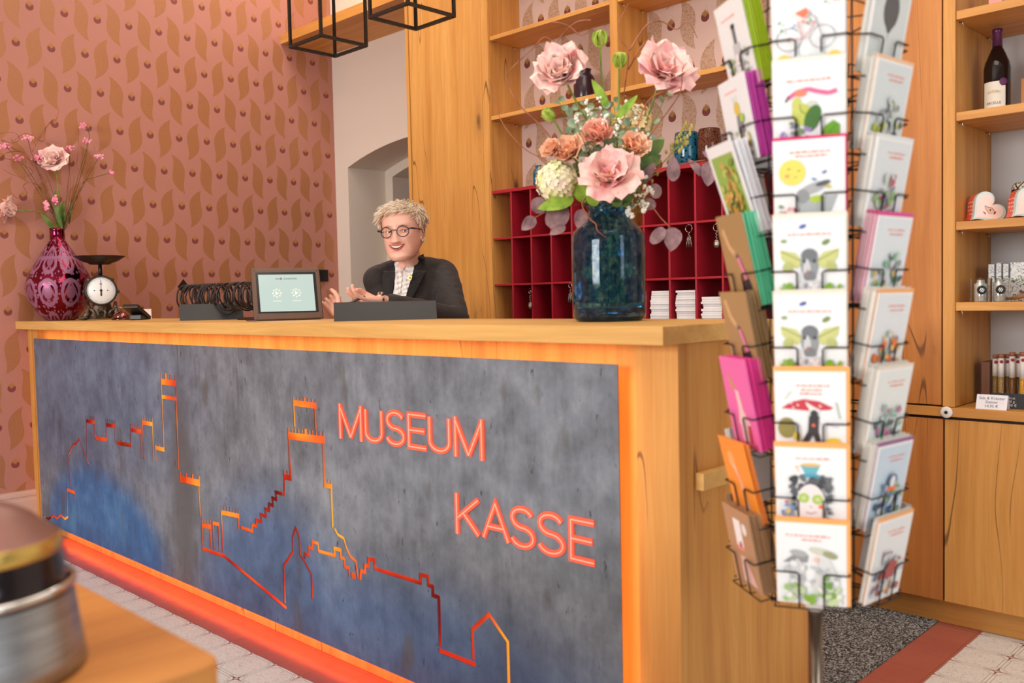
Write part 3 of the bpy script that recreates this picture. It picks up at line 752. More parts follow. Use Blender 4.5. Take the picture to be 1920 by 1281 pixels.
# blouse and lapels follow the chest
def chestpt(px, py, off):
    """point where the sight line meets the jacket front, pushed out by off"""
    r = Vector(ray(px, py)); o_ = Vector(CAM); t = (py-500)/80.0
    c = Z(MS, -.03).lerp(Z(CH, -.03), min(max(t, 0), 1.3)) if t > 0 else NK
    rx, ry = (.17, .120+.012*min(t, 1)) if t > .1 else (.10, .080)
    def f(q):
        p = o_+r*q-c; return (p.dot(side)/rx)**2+(p.dot(fwd)/ry)**2
    q = 3.25
    while q < 4 and f(q) > 1: q += .004
    if q >= 4: q = 3.74
    return o_+r*(q-off)
def panel2(pts_l, pts_r, off, nu, wave=0, wn=9):
    mb = MB(); k = len(pts_l)-1
    def fn(u, v, o2=0):
        i = min(int(v*k), k-1); t = v*k-i
        a = (pts_l[i][0]+(pts_l[i+1][0]-pts_l[i][0])*t, pts_l[i][1]+(pts_l[i+1][1]-pts_l[i][1])*t)
        b = (pts_r[i][0]+(pts_r[i+1][0]-pts_r[i][0])*t, pts_r[i][1]+(pts_r[i+1][1]-pts_r[i][1])*t)
        w_ = wave*sin(v*wn*2*pi+u*2.5)*(1-.5*sin(u*pi)); return chestpt(a[0]+(b[0]-a[0])*u, a[1]+(b[1]-a[1])*u, off+w_+o2)
    mb.grid(lambda u, v: fn(u, v), nu, 40); mb.grid(lambda u, v: fn(1-u, v, -.006), nu, 40)
    return mb
M_blouse = cloth('white_ruffled_cotton', srgb(244, 240, 238))
bl = panel2([(739, 492), (741, 512), (739, 540), (732, 572)], [(779, 487), (774, 512), (764, 545), (753, 574)], .010, 8)
for k_ in range(2):      # ruffle strips
    e = [[(740, 496), (745, 520), (742, 545), (738, 572)], [(768, 500), (762, 522), (754, 548), (748, 572)]][k_]
    a = panel2(e, [(x+9, y) for x, y in e], .015, 5, .0035, 7+k_*2); bl.add(a.v, a.f, 0, True)
put('blouse', bl, M_blouse, 'white ruffled blouse')
nk = MB(); nk.add(*(lambda a: (a.v, a.f))(panel2([(744, 496), (748, 508)], [(764, 492), (752, 512)], .017, 4)), 0, True)
put('neckline_skin', nk, M_skin)
for nm, L_, R_ in (('lapel', [(722, 499), (716, 520), (719, 545), (724, 575)], [(738, 490), (740, 514), (737, 540), (731, 575)]), ('lapel', [(778, 484), (775, 512), (765, 545), (754, 575)], [(794, 476), (800, 505), (786, 535), (763, 575)])):
    put(nm, panel2(L_, R_, .016, 6), M_lapel)
col_ = MB(); col_.tube([chestpt(779, 484, .008), HM @ Vector((-.056, -.03, -.100)), HM @ Vector((-.03, -.075, -.102)), HM @ Vector((.03, -.075, -.102)), HM @ Vector((.054, -.02, -.108)), chestpt(738, 492, .006)], [.011, .013, .013, .013, .011, .008], 8, sx=.6, sy=1.4)
put('collar', col_, M_lapel)
bp = chestpt(769, 521, .024); br = MB(); br.box(-.0065, .0065, -.002, 0, -.008, .008, 0, Matrix.Translation(bp) @ Matrix.Rotation(RD(35), 4, 'Z') @ Matrix.Rotation(RD(20), 4, 'Y')); br.box(-.003, .003, -.003, -.001, -.004, .004, 1, Matrix.Translation(bp) @ Matrix.Rotation(RD(35), 4, 'Z') @ Matrix.Rotation(RD(20), 4, 'Y'))
put('brooch', br, [flat(214, 170, 90, .3, .8), flat(150, 50, 40, .4)], 'small gold pin on the lapel')
# face parts
def hp(x, z, off): v = head_pt(0, z); yf, yb, hx = interp(HT, z); s_ = sqrt(max(0, 1-min(1, abs(x)/hx)**(2/.86))); return HM @ Vector((x*1.0, (yf+yb)/2+(s_**.86)*(yf-yb)/2+face_y(x, z)*min(1, s_*1.6)+off, z if z > .01 else .01+(z-.01)*.92))
for s_ in (-1, 1):
    ey = MB(); c = hp(s_*.031, .010, -.0065); ey.ball(c, .0112, 0, 16, 12)
    q = hp(s_*.031-.004, .009, .0028); ey.ball(q, .0052, 1, 12, 8, (1, 1, 1)); q = hp(s_*.031-.0045, .009, .0062); ey.ball(q, .0026, 2, 10, 6)
    put('eye', ey, [flat(236, 226, 220, .2), flat(96, 112, 120, .2), BLACK])
    for nm, dz, bend, r_, m, ln in (('upper_eyelid', .0150, .0035, .0028, M_skin, .030), ('lower_eyelid', .0052, -.0022, .0024, M_skin, .028), ('eyelash', .0134, .0030, .0010, flat(90, 60, 52, .5), .027), ('eyebrow', .0300, .004, .0020, flat(188, 150, 122, .7), .034)):
        e = MB(); e.tube([hp(s_*.031+(t-.5)*ln, dz+bend*(sin(pi*t)-.5), .0022 if nm != 'eyebrow' else .0003) for t in [i/8 for i in range(9)]], [r_*(.35+.65*sin(pi*i/8)) for i in range(9)], 6)
        put(nm, e, m)
lips = MB()
def lipline(z0, up, r, off): return [hp((t-.5)*.064, z0+up*(abs(t-.5)*2)**2, off) for t in [i/14 for i in range(15)]]
M_lip = flat(206, 92, 92, .35); M_teeth = flat(240, 232, 222, .25)
mo = MB(); mo.grid(lambda u, v: hp((u-.5)*.060, -.0515-(v)*.0150*(1-(abs(u-.5)*2)**2)+.0055*(abs(u-.5)*2)**2, .0012), 16, 5)
put('mouth', mo, flat(92, 30, 32, .5))
te = MB(); te.grid(lambda u, v: hp((u-.5)*.052, -.0512-(v)*.0090*(1-(abs(u-.5)*2)**2)+.0035*(abs(u-.5)*2)**2, .0022), 16, 3)
put('teeth', te, M_teeth)
lips.tube(lipline(-.0500, .0050, 0, .0022), [.0009+.0016*sin(pi*i/14) for i in range(15)], 7); lips.tube(lipline(-.0680, .0225, 0, .0018), [.0009+.0022*sin(pi*i/14) for i in range(15)], 7)
put('lips', lips, M_lip)
# glasses
gl = MB(); lens = []; FY = .106
def rim(s_, t, k=1.0):
    a = t*2*pi; return HM @ Vector((s_*.0335+.0225*k*cos(a), FY-.010*abs((s_*.0335+.0225*cos(a))/.056)**2, .0065+.0205*k*sin(a)*(1.0 if sin(a) > 0 else .98)))
for s_ in (-1, 1):
    gl.tube([rim(s_, i/28) for i in range(29)], .0019, 7)
    lens.append(MB().add([rim(s_, i/28, .97) for i in range(28)]+[HM @ Vector((s_*.0335, FY-.0035, .0065))], [(i, (i+1) % 28, 28) for i in range(28)], 0, True))
    gl.tube([HM @ Vector((s_*.055, FY-.009, .015)), HM @ Vector((s_*.070, FY-.016, .016)), HM @ Vector((s_*.0765, .06, .014)), HM @ Vector((s_*.0775, .0, .012)), HM @ Vector((s_*.0765, -.018, -.002))], [.0032, .0036, .0024, .0020, .0018], 7)
gl.tube([HM @ Vector((-.0135, FY, .010)), HM @ Vector((-.006, FY+.002, .0145)), HM @ Vector((.006, FY+.002, .0145)), HM @ Vector((.0135, FY, .010))], .0018, 7)
go = put('glasses', gl, flat(34, 26, 40, .2), 'round dark framed glasses')
LG = glass('lens_glass', (1, 1, 1), 0, 1.02)
for l_ in lens: l_.build('lens', LG, go)
# earring
er = MB(); er.ball(HM @ Vector((-.0790, .003, -.0315)), .0042); put('earring', er, flat(238, 230, 220, .2, .3), 'small pearl earring')
# hair
def scalp_ok(u, z):
    v = head_pt(u, z)
    if abs(v.x) > .058 and -.036 < v.y < .012 and z < .034: return False
    hair_front = .082-.014*abs(v.x)/.07
    if v.y > .045: return z > hair_front+.004
    if v.y > .010: return z > .066-(.045-v.y)*1.15
    if v.y > -.012: return z > .028
    return z > -.040-(.01 if v.y < -.05 else 0)
hair = MB(); rnd = random.Random(4)
n_ = 100; zs = [-.06+.180*i/50 for i in range(51)]
vs = [HM @ head_pt(j/n_, z, .007 if scalp_ok(j/n_, z) else -.006) for z in zs for j in range(n_)]
hair.add(vs, [(i*n_+j, i*n_+(j+1) % n_, (i+1)*n_+(j+1) % n_, (i+1)*n_+j) for i in range(50) for j in range(n_)]+[tuple(50*n_+j for j in range(n_))], 0, True)
cnt = 0
while cnt < 2600:
    z = rnd.uniform(-.05, .1195); u = rnd.random()
    if z < .1195 and not scalp_ok(u, z): continue
    p = head_pt(u, z, .002); nrm = (p-Vector((0, -.01, .02))).normalized()
    crown = Vector((-.012, -.045, .115)); away = (p-crown); away -= nrm*away.dot(nrm)
    if away.length < 1e-4: continue
    away.normalize(); sweep = Vector((.55, .15, -.05)); sweep -= nrm*sweep.dot(nrm)
    dirv = (away*(.35 if p.y > .03 and z > .06 else 1.0)+sweep*(1.0 if p.y > .0 else .25)+nrm*(.25 if p.y > .03 else 0)+Vector((rnd.gauss(0, .13), rnd.gauss(0, .13), rnd.gauss(0, .13)))).normalized()
    L = rnd.uniform(.026, .044)*(1.0 if z > .06 else .62)
    if p.y > .04 and z < .085: L *= .95
    lift = rnd.uniform(.05, .32) if z > .07 else .05
    a = p; b_ = p+dirv*L*.4+nrm*(.0042+L*lift*.3); c = b_+dirv*L*.35+nrm*L*lift*.1; d_ = c+dirv*L*.32-nrm*L*.08
    m = rnd.choice((0, 0, 1, 1, 2)) if p.y < .02 and z < .06 else rnd.choice((0, 1, 1, 3))
    hair.tube([HM @ q for q in (a, b_, c, d_)], [.0017, .0019, .0014, .0004], 4, m, cap=False); cnt += 1
hc = [flat(r_, g_, b_, .5, 0, .15, 200) for r_, g_, b_ in ((222, 192, 166), (240, 222, 200), (186, 148, 122), (250, 238, 222))]
put('hair', hair, hc, 'short tousled grey blonde hair')
# trousers and shoes below the worktop
tr = MB(); hip = Z(HP, -.15)
for s_ in (-1, 1):
    k_ = hip+side*s_*.09+Vector((0, .01, -.36)); f_ = Vector((hip.x+side.x*s_*.11, hip.y+side.y*s_*.11+.02, .075))
    capsule(tr, hip+side*s_*.085, k_, .095, .065, 16); capsule(tr, k_, f_, .065, .045, 16)
    sh = MB(); sh.ball(f_+Vector((0, -.045, -.040)), .045, sc=(1, 2.3, .75)); sh.bbox(f_.x-.04, f_.x+.04, f_.y-.14, f_.y+.05, .0005, .018, r=.004)
    put('shoe', sh, BLACK)
to = put('trousers', tr, M_blazer); remesh(to, .01, 2)
# bracelet and rings
bw = MB(); ax = (W1-EL1).normalized(); e1 = ax.orthogonal().normalized(); e2 = ax.cross(e1)
for k_ in range(16):
    a = 2*pi*k_/16; bw.ball(W1+ax*.004+(e1*cos(a)+e2*sin(a))*.0262, .0052, k_ % 2, 8, 6)
put('bracelet', bw, [flat(60, 30, 24, .25), flat(206, 176, 150, .3)], 'dark beaded bracelet')
pn = MB(); a, b_ = at(684, 556, d=3.235), at(650, 571, d=3.20); pn.tube([a, a.lerp(b_, .9), b_], [.0045, .0045, .0015], 8)
tag(pn.build('pen', flat(90, 74, 66, .3, .4)), 'slim dark pen held in the left hand of the woman', 'pen')
# ================================================================ things on the worktop
ZC = 1.1002
def face_cam(x, y, extra=0): return atan2(CAM[1]-y, CAM[0]-x)+pi/2+RD(extra)      # rz so that local -y looks at the photographer
# --- magenta etched vase
def etched():
    n = NB('mercury_glass_magenta_etched'); a = n.y.m('ARCTAN2', n.x); z = n.z
    u = a*(9/(2*pi)); fu = (u-(u+.5).m('FLOOR')); v = z/.17+.15; fv = (v-(v+.5).m('FLOOR'))
    r = ((fu*fu)*4+(fv*fv)*4).m('SQRT')
    ringp = (r-.75).m('ABSOLUTE').step(.14, .10); leaf = r.step(.42, .38)
    dots = n.voro(a*7, z*38, z*0, 1.2, .55).step(.36, .30)*(r.step(.55, .62))
    vein = ((fu.m('ABSOLUTE')*18+z*70).m('SINE')).step(.55, .75)*(r.step(.95, .9))*(leaf*(-1)+1)*.8
    band = ((z-.325).m('ABSOLUTE')).step(.010, .007)
    m = ringp.m('MAXIMUM', leaf*.8).m('MAXIMUM', dots).m('MAXIMUM', vein).m('MAXIMUM', band)*(z.step(.425, .415))
    col = n.mix(m, srgb(132, 36, 62), srgb(150, 98, 128))
    return n.set(color=col, rough=m*.42+.06, metal=m*(-.75)+1, bump=m, dist=.0006)
VL = (.186, .095)
o = MB().lathe([(.060, 0), (.078, .006), (.117, .05), (.150, .108), (.1635, .165), (.160, .20), (.143, .245), (.110, .305), (.072, .365), (.044, .408), (.036, .425), (.0355, .470), (.038, .480), (.034, .481), (.031, .470), (.031, .425), (.06, .37), (.10, .30), (.13, .245), (.145, .2), (.14, .12), (.05, .01)], 64).build('magenta_vase', etched())
o.location = (*VL, ZC); tag(o, 'round bellied magenta glass vase etched with leaf patterns at the wall end of the counter', 'vase')
# --- antique kitchen scale
IRON = (lambda n: n.set(color=n.ramp(n.noise(n.x, n.y, n.z, 60, 4), [(.35, srgb(50, 44, 38)), (.6, srgb(120, 106, 92))]), rough=.45, metal=.7, bump=n.noise(n.x, n.y, n.z, 45, 3, .5, 1.5), dist=.006))(NB('weathered_cast_iron'))
px, py = .445, .205
t = thing('kitchen_scale', 'antique cast iron kitchen scale with white round dial and dark weighing pan', 'scale', (px, py, ZC), face_cam(px, py))
m = MB()
m.tube([(0, .01, .005), (0, .01, .05), (0, .005, .12), (0, 0, .2), (0, 0, .225)], [.082, .060, .040, .040, .02], 28, sy=.62, sx=1.0)
for s_ in (-1, 1):
    for y_ in (-.035, .04):
        m.ball((s_*.085, y_, .012), .018, sc=(1.5, 1, .65)); m.tube([(s_*.085, y_, .014), (s_*.070, y_, .03), (s_*.062, y_*.6, .06), (s_*.066, 0, .09)], [.012, .014, .012, .008], 8)
    m.tube([(s_*.05, -.035, .015), (s_*.03, -.045, .03), (s_*.045, -.045, .05), (s_*.065, -.03, .06), (s_*.06, -.03, .04)], .007, 8); m.ball((s_*.078, -.01, .145), .011)
    m.tube([(s_*.01, -.05, .012), (s_*.018, -.048, .035), (s_*.008, -.046, .05)], .007, 8); m.ball((s_*.055, -.028, .205), .009)
m.build('cast_body', IRON, t)
R90 = Matrix.Rotation(pi/2, 4, 'X')
d = MB().lathe([(.0745, 0), (.078, .006), (.0775, .026), (.071, .032), (.068, .027), (.068, .020)], 40, cap1=False, mat=Matrix.Translation((0, -.012, .150)) @ R90); d.build('dial_rim', flat(70, 64, 58, .4, .7), t)
di = MB().lathe([(.068, .0215), (.0675, .0222)], 40, mat=Matrix.Translation((0, -.012, .150)) @ R90).build('dial', flat(244, 246, 248, .35), t)
k = MB()
for i in range(60):
    a = 2*pi*i/60; r0, r1 = (.055, .0615) if i % 5 == 0 else (.0585, .0615)
    k.box(-.0004, .0004, -.0006, 0, r0, r1, 0, Matrix.Translation((0, -.0345, .150)) @ Matrix.Rotation(a, 4, 'Y'))
for x_ in (-.031, .031): k.ball((x_, -.035, .150), .0032, sc=(1, .3, 1))
k.build('dial_marks', BLACK, di)
k = MB(); k.box(-.0009, .0009, -.037, -.0362, .150, .202); k.box(-.006, .006, -.037, -.0362, .182, .1845); k.ball((0, -.0365, .150), .0065, sc=(1, .4, 1)); k.box(-.0022, .0022, -.037, -.0362, .122, .150); k.ball((0, -.0365, .128), .0055, sc=(1, .3, .6)); k.ball((0, -.0365, .137), .0048, sc=(1, .3, .6))
k.build('pointer', BLACK, t)
MB().tube([(0, 0, .222), (0, 0, .285)], [.011, .009], 14).build('stem', flat(52, 50, 48, .4, .7), t)
MB().lathe([(.02, .282), (.05, .284), (.055, .290), (.085, .300), (.121, .3235), (.124, .3255), (.120, .3262), (.085, .306), (.02, .296)], 48).build('weighing_pan', flat(58, 44, 36, .38, .6), t)
# --- bell
px, py = .715, .19
t = thing('service_bell', 'small dark chrome service bell on the counter beside the scale', 'bell', (px, py, ZC))
MB().lathe([(.044, 0), (.045, .004), (.040, .008), (.02, .010)], 32).build('base', flat(120, 80, 76, .15, 1), t)
MB().lathe([(.040, .011), (.0415, .014), (.036, .026), (.024, .036), (.010, .041), (.004, .043)], 32).build('dome', flat(150, 96, 90, .12, 1), t)
MB().lathe([(.0035, .042), (.0035, .058), (.009, .060), (.009, .062), (.003, .064)], 12).build('button', CHROME, t)
# --- card reader lying on its stand, small ticket card behind
px, py = .875, .20
t = thing('card_reader', 'small black payment card reader leaning on its stand', 'card reader', (px, py, ZC), face_cam(px, py, -25))
M_dk = flat(30, 24, 24, .35); M_dk2 = flat(48, 42, 44, .3)
BB(-.038, .038, -.075, .075, -.009, .009, r=.004, mat=Matrix.Translation((0, 0, .038)) @ Matrix.Rotation(RD(-24), 4, 'X')).build('body', M_dk, t)
k = MB(); [k.bbox(-.028+i*.020, -.014+i*.020, -.062+j*.015, -.052+j*.015, .009, .0115, r=.0008, mat=Matrix.Translation((0, 0, .038)) @ Matrix.Rotation(RD(-24), 4, 'X')) for i in range(3) for j in range(4)]; k.build('keypad', M_dk2, t)
BB(-.030, .030, .012, .062, .009, .0105, r=.0005, mat=Matrix.Translation((0, 0, .038)) @ Matrix.Rotation(RD(-24), 4, 'X')).build('display', flat(70, 60, 60, .15), t)
BB(-.03, .03, -.02, .055, 0, .026, r=.004).build('stand', M_dk, t)
o = BB(-.018, .018, -.001, .001, 0, .052, r=.0004, mat=Matrix.Rotation(RD(-12), 4, 'X')).build('ticket_card', flat(238, 214, 208, .6)); wc = at(277, 596, y=.31); o.location = (wc.x, .31, ZC); o.rotation_euler = (0, 0, face_cam(wc.x, .31)); tag(o, 'small pale card standing behind the card reader', 'card')
# --- left terminal (low black wedge with a slot)
def wedge(w, h, d, tk=.012):
    m = MB(); P = [(0, 0), (d, 0), (d*.62, h*.55), (.030, h), (-.010+.026, h)]
    P = [(0, 0), (.012, 0), (.040, h-.004), (.028, h)]
    m.prism([(-w/2, y, z) for y, z in P], (w, 0, 0)); return m
a = at(398, 600, y=.235)
t = thing('ticket_terminal', 'low black slanted terminal with a slot, in front of the hanging neck loops', 'terminal', (a.x, a.y, ZC), face_cam(a.x, a.y, 4))
wedge(.262, .070, .1).build('housing', flat(28, 26, 32, .35), t)
B(-.025, .055, -.0035, .003, .036, .0375, 0, Matrix.Translation((0, .0145, 0)) @ Matrix.Rotation(RD(-22), 4, 'X')).build('slot', flat(120, 130, 160, .3), t)
BB(-.10, .10, .045, .14, 0, .012, r=.003).build('foot', M_dk, t)
# --- neck loops on a rod
a = at(344, 538, y=.30); b = at(500, 540, y=.30)
t = thing('loop_stand', 'black rod stand with a diamond shaped end plate that carries the neck loops', 'stand', (a.x, a.y, ZC))
h0 = a.z-ZC
MB().tube([(0, 0, h0), (b.x-a.x, 0, h0)], .004, 8).build('rod', M_dk, t)
MB().prism([(-.002, 0, h0+.036), (-.002, .028, h0), (-.002, 0, h0-.036), (-.002, -.028, h0)], (.004, 0, 0)).build('end_plate', M_dk, t)
MB().tube([(b.x-a.x-.01, 0, h0), (b.x-a.x-.01, 0, .008)], .006, 8).build('post', M_dk, t)
BB(b.x-a.x-.14, b.x-a.x+.04, -.06, .06, 0, .010, r=.002).build('base_plate', M_dk, t)
rl = random.Random(11)
def loop_mb(r_, sq, ph):
    m = MB(); q = []
    for i in range(25):
        th = 2*pi*i/24; q.append((.004*sin(3*th+ph)+.006*cos(th+ph), r_*sq*sin(th), r_*cos(th)-r_+.0065+(.0 if cos(th) > .9 else -.0)))
    m.tube(q, .0038, 6, cap=False); return m
base = [loop_mb(.056, .9, 0), loop_mb(.052, .8, 2), loop_mb(.060, .85, 4)]
objs = [m.build('neck_loop', flat(40, 30, 30, .45)) for m in base]
N = 30
for i in range(N):
    o = objs[i] if i < 3 else objs[i % 3].copy()
    if i >= 3: COL.objects.link(o)
    o.location = (a.x+.028+(b.x-a.x-.065)*i/(N-1), a.y, a.z); o.rotation_euler = (rl.uniform(-.12, .12), 0, rl.uniform(-.45, .45))
    tag(o, 'black cord neck loop hanging in the row on the rod beside the tablet', 'cord', 'black neck loops hanging on the rod')
# --- tablet on its stand
a = at(543, 601, y=.22)
t = thing('tablet', 'tablet in bronze frame showing a pale mint start page, touched by the woman', 'tablet', (a.x, a.y, ZC), face_cam(a.x, a.y, 9))
TM = Matrix.Translation((0, 0, .004)) @ Matrix.Rotation(RD(-17), 4, 'X')
M_br = flat(104, 82, 72, .35, .6)
fr = MB(); w_, h_ = .262, .208
fr.bbox(-w_/2, w_/2, 0, .010, 0, h_, r=.004, mat=TM)
for sx in (-1, 1):
    for z_ in (.012, h_-.012): fr.ball(TM @ Vector((sx*(w_/2-.012), -.0002, z_)), .003, sc=(1, .4, 1))
fr.build('frame', M_br, t)
B(-.114, .114, -.0008, .004, .026, .190, 0, TM).build('bezel', flat(22, 20, 22, .15), t)
n = NB('mint_screen'); gsc = n.noise(n.x, n.y, n.z, 2, 1); c_ = n.mix(gsc, srgb(196, 216, 206), srgb(208, 224, 214)); scrm = n.set(color=(.02, .02, .02), rough=.12, Emission_Color=c_, Emission_Strength=.95)
scr = B(-.105, .103, -.0016, -.0008, .032, .180, 0, TM).build('screen', scrm, t)
TX = flat(60, 66, 66, .5)
mesh_text('BURG   EICHENSTEIN', .0085, TX, t, TM @ Matrix.Translation((.0, -.0019, .162)) @ R90)
mesh_text('R', .014, flat(150, 30, 40, .5), t, TM @ Matrix.Translation((-.0195, -.0019, .162)) @ R90)
WT = flat(214, 226, 220, .5, Emission_Color=(.75, .85, .8, 1), Emission_Strength=.25)
for cx_ in (-.040, .034):
    ic = MB()
    for i in range(8):
        a_ = 2*pi*i/8; ic.box(-.003, .003, -.0019, -.0016, .012, .018, 0, TM @ Matrix.Translation((cx_, 0, .105)) @ Matrix.Rotation(a_, 4, 'Y'))
    ic.prism([TM @ Vector(p) for p in ((cx_-.006, -.0018, .096), (cx_+.009, -.0018, .105), (cx_-.006, -.0018, .114))], (0, .0001, 0)); ic.box(cx_-.016, cx_+.016, -.0019, -.0016, .072, .0745, 0, TM); ic.build('icon', WT, t)
MB().prism([(-.12, .012, 0), (-.12, .11, 0), (-.12, .015, .04)], (.24, 0, 0)).build('stand', M_br, t)
BB(-.15, -.118, .0, .10, 0, .004, r=.001).build('foot', M_br, t)
# --- low dark monitor in front of the woman
a = at(724, 601, y=.26)
t = thing('touch_monitor', 'low dark slanted touch monitor between the tablet and the woman, seen from behind', 'monitor', (a.x, a.y, ZC), face_cam(a.x, a.y, 3))
wedge(.352, .064, .1).build('housing', flat(26, 23, 27, .35), t)
MB().tube([(-.176, .034, .0625), (.176, .034, .0625)], .0025, 6).build('top_edge_highlight', flat(90, 44, 48, .3), t)  # reddish strip paints the highlight along the upper edge
BB(-.12, .12, .045, .15, 0, .014, r=.003).build('foot', M_dk, t)
# ================================================================ things in the bookcase and pigeonholes
def vessel(name, label, cat, loc, prof, mat):
    o = MB().lathe(prof, 32).build(name, mat); o.location = loc; return tag(o, label, cat)
def speck(name, a, b, sc=60, tr=.6):
    n = NB(name); f = n.voro(n.x, n.y, n.z, sc, 1).step(.30, .42); return n.set(color=n.mix(f, b, a), rough=.08, Transmission_Weight=tr, IOR=1.45)
M_blue = speck('blue_speckled_glass', srgb(50, 130, 160), srgb(16, 44, 70), 70, .5)
M_brn = speck('brown_speckled_glass', srgb(120, 70, 50), srgb(36, 22, 18), 130, .35)
def sc_prof(p, r, h): return [(a*r, b*h) for a, b in p]
JAR = [(.75, 0), (.95, .04), (1, .15), (1, .70), (.86, .80), (.66, .87), (.66, .98), (.72, 1), (.60, .99), (.60, .87), (.9, .72), (.92, .1), (.6, .04)]
CUP = [(.70, 0), (.86, .02), (1, .30), (1, .62), (.90, .97), (.88, 1), (.84, .97), (.93, .6), (.93, .3), (.65, .05)]
a = at(1013, 349, y=1.64); vessel('glass_jar', 'small blue glass jar on the pigeonhole rack, left of the bouquet', 'vase', (a.x, 1.64, 1.7045), sc_prof(JAR, .034, .105), M_blue)
a = at(1288, 312, y=1.66); vessel('glass_vase', 'teal blue glass vase on the pigeonhole rack, right of the bouquet', 'vase', (a.x, 1.66, 1.7045), sc_prof(CUP, .055, .150), M_blue)
a = at(1326, 308, y=1.66); vessel('glass_vase', 'brown speckled glass vase on the pigeonhole rack beside the teal one', 'vase', (a.x+.012, 1.66, 1.7045), sc_prof(CUP, .050, .150), M_brn)
a = at(1096, 200, y=1.66); vessel('glass_jar', 'dark jar on the oak shelf half hidden behind the left pink peony', 'vase', (a.x, 1.66, 2.0755), sc_prof(JAR, .05, .15), flat(52, 34, 44, .2))
# booklets stacked in the lower right pigeonholes
rb = random.Random(3)
P_w = [flat(236, 234, 232, .7), flat(206, 204, 210, .7), flat(150, 140, 136, .7)]
for ci, (x0, x1, zt, lab) in enumerate(((2.879, 3.010, 1.186, 'white folded leaflet in the left of the three paper stacks in the pigeonholes'), (3.010, 3.140, 1.189, 'white folded leaflet in the middle of the three paper stacks in the pigeonholes'), (3.140, 3.266, 1.158, 'white folded leaflet in the right of the three paper stacks in the pigeonholes'))):
    z = 1.0077; h = .0098; src = None; i = 0
    while z+h < zt+.002:
        if src is None:
            m = MB(); m.box(0, .098, 0, .2, 0, h-.0016, 0); m.box(.001, .097, .001, .199, h-.0016, h-.0004, 1)
            src = m.build('leaflet', P_w); o = src
        else: o = src.copy(); COL.objects.link(o)
        o.location = (x1-.0055-.099-rb.uniform(0, .010), YF+.012+rb.uniform(0, .012), z); o.rotation_euler = (0, 0, 0)
        tag(o, lab, 'leaflet', ('leaflets in the left paper stack', 'leaflets in the middle paper stack', 'leaflets in the right paper stack')[ci]); z += h; i += 1
# key rings hanging from the front edges of the red shelves
def keyring(px, py, label, big=1.0, tagc=(214, 206, 196), fob='oval'):
    p = at(px, py, y=YF-.006); t = thing('key_ring', label, 'keys', (p.x, p.y, p.z))
    ring = lambda cz, r, rr=.0012, sy=1, yy=0: MB().tube([(r*sin(2*pi*i/20), yy, cz+r*cos(2*pi*i/20)*sy) for i in range(21)], rr, 5, cap=False)
    k = ring(-.012, .014*big, .0013); k.tube([(0, .006, .004), (0, -.001, .004), (0, -.001, -.0)], .0012, 5); k.build('ring', CHROME, t)
    c = MB()
    for i in range(5): c.ball((.002*(-1)**i, 0, -.030-.0065*i), .0036, sc=(.7, .5, 1.1))
    c.build('chain', flat(150, 146, 142, .3, .9), t)
    if fob == 'oval':
        f = MB().lathe([(.003, -.0016), (.0125, -.0016), (.0125, .0016), (.003, .0016)], 20, mat=Matrix.Translation((0, 0, -.078)) @ R90 @ Matrix.Diagonal((1, 1.35, 1, 1))); f.build('fob', flat(140, 128, 116, .35, .6), t)
        B(-.005, .005, -.0028, -.0016, -.083, -.071).build('fob_label', flat(*tagc, .5), t)
    else:
        for s_ in (-1, 0, 1):
            f = MB(); f.tube([(s_*.006, 0, -.052), (s_*.011, 0, -.074), (s_*.012, 0, -.090)], .0030, 6); f.ball((s_*.004, 0, -.052), .007, sc=(1, .3, 1)); f.build('key', flat(120, 112, 104, .35, .8), t)
keyring(1291.5, 423, 'bunch of keys on a ring in the upper right pigeonholes behind the vase', 1.15, fob='keys')
keyring(1343, 421, 'key ring with oval tag hanging nearest to the card spinner')
keyring(993.5, 543, 'key ring with round silver tag at the lower left pigeonholes', .5)
keyring(1069, 531, 'small key ring on the red shelf just left of the blue vase', .7, fob='keys')
# ================================================================ flowers
def petal_mat(name, c1, c2, c3=None):
    n = NB(name); f = n.noise(n.x, n.y, n.z, 28, 3); g = n.noise(n.x, n.y, n.z, 90, 2)
    st = [(.36, c1), (.62, c2)] if c3 is None else [(.34, c1), (.5, c2), (.66, c3)]
    return n.set(color=n.ramp(f*.75+g*.25, st), rough=.6, Subsurface_Weight=.3, Subsurface_Radius=(.012, .008, .006))
M_pink = petal_mat('pale_pink_petal', srgb(255, 196, 192), srgb(255, 226, 214), srgb(250, 176, 184))
M_rosep = petal_mat('rose_pink_petal', srgb(250, 178, 182), srgb(255, 204, 198), srgb(255, 226, 214))
M_salmon = petal_mat('salmon_petal', srgb(255, 188, 150), srgb(255, 218, 190))
M_cream = petal_mat('cream_green_floret', srgb(214, 222, 150), srgb(248, 242, 208), srgb(250, 226, 214))
M_yel = petal_mat('pale_yellow_petal', srgb(246, 214, 150), srgb(252, 232, 186))
M_stat = petal_mat('pink_statice', srgb(232, 120, 150), srgb(250, 176, 190))
M_leaf = petal_mat('fresh_green_leaf', srgb(104, 150, 40), srgb(164, 196, 70)); M_leafd = petal_mat('mid_green_leaf', srgb(64, 96, 36), srgb(106, 134, 54))
M_euc = petal_mat('eucalyptus_leaf', srgb(120, 150, 122), srgb(176, 196, 160)); M_mauve = petal_mat('mauve_grey_leaf', srgb(112, 82, 90), srgb(160, 128, 132))
M_bud = petal_mat('green_bud', srgb(150, 180, 64), srgb(206, 216, 110)); M_gyp = flat(250, 248, 236, .6)
M_stem = petal_mat('green_stem', srgb(96, 128, 44), srgb(136, 160, 64)); M_twig = petal_mat('brown_willow', srgb(122, 66, 44), srgb(176, 108, 76))
M_seed = petal_mat('olive_seed', srgb(150, 140, 60), srgb(196, 180, 96))
rf = random.Random(21)
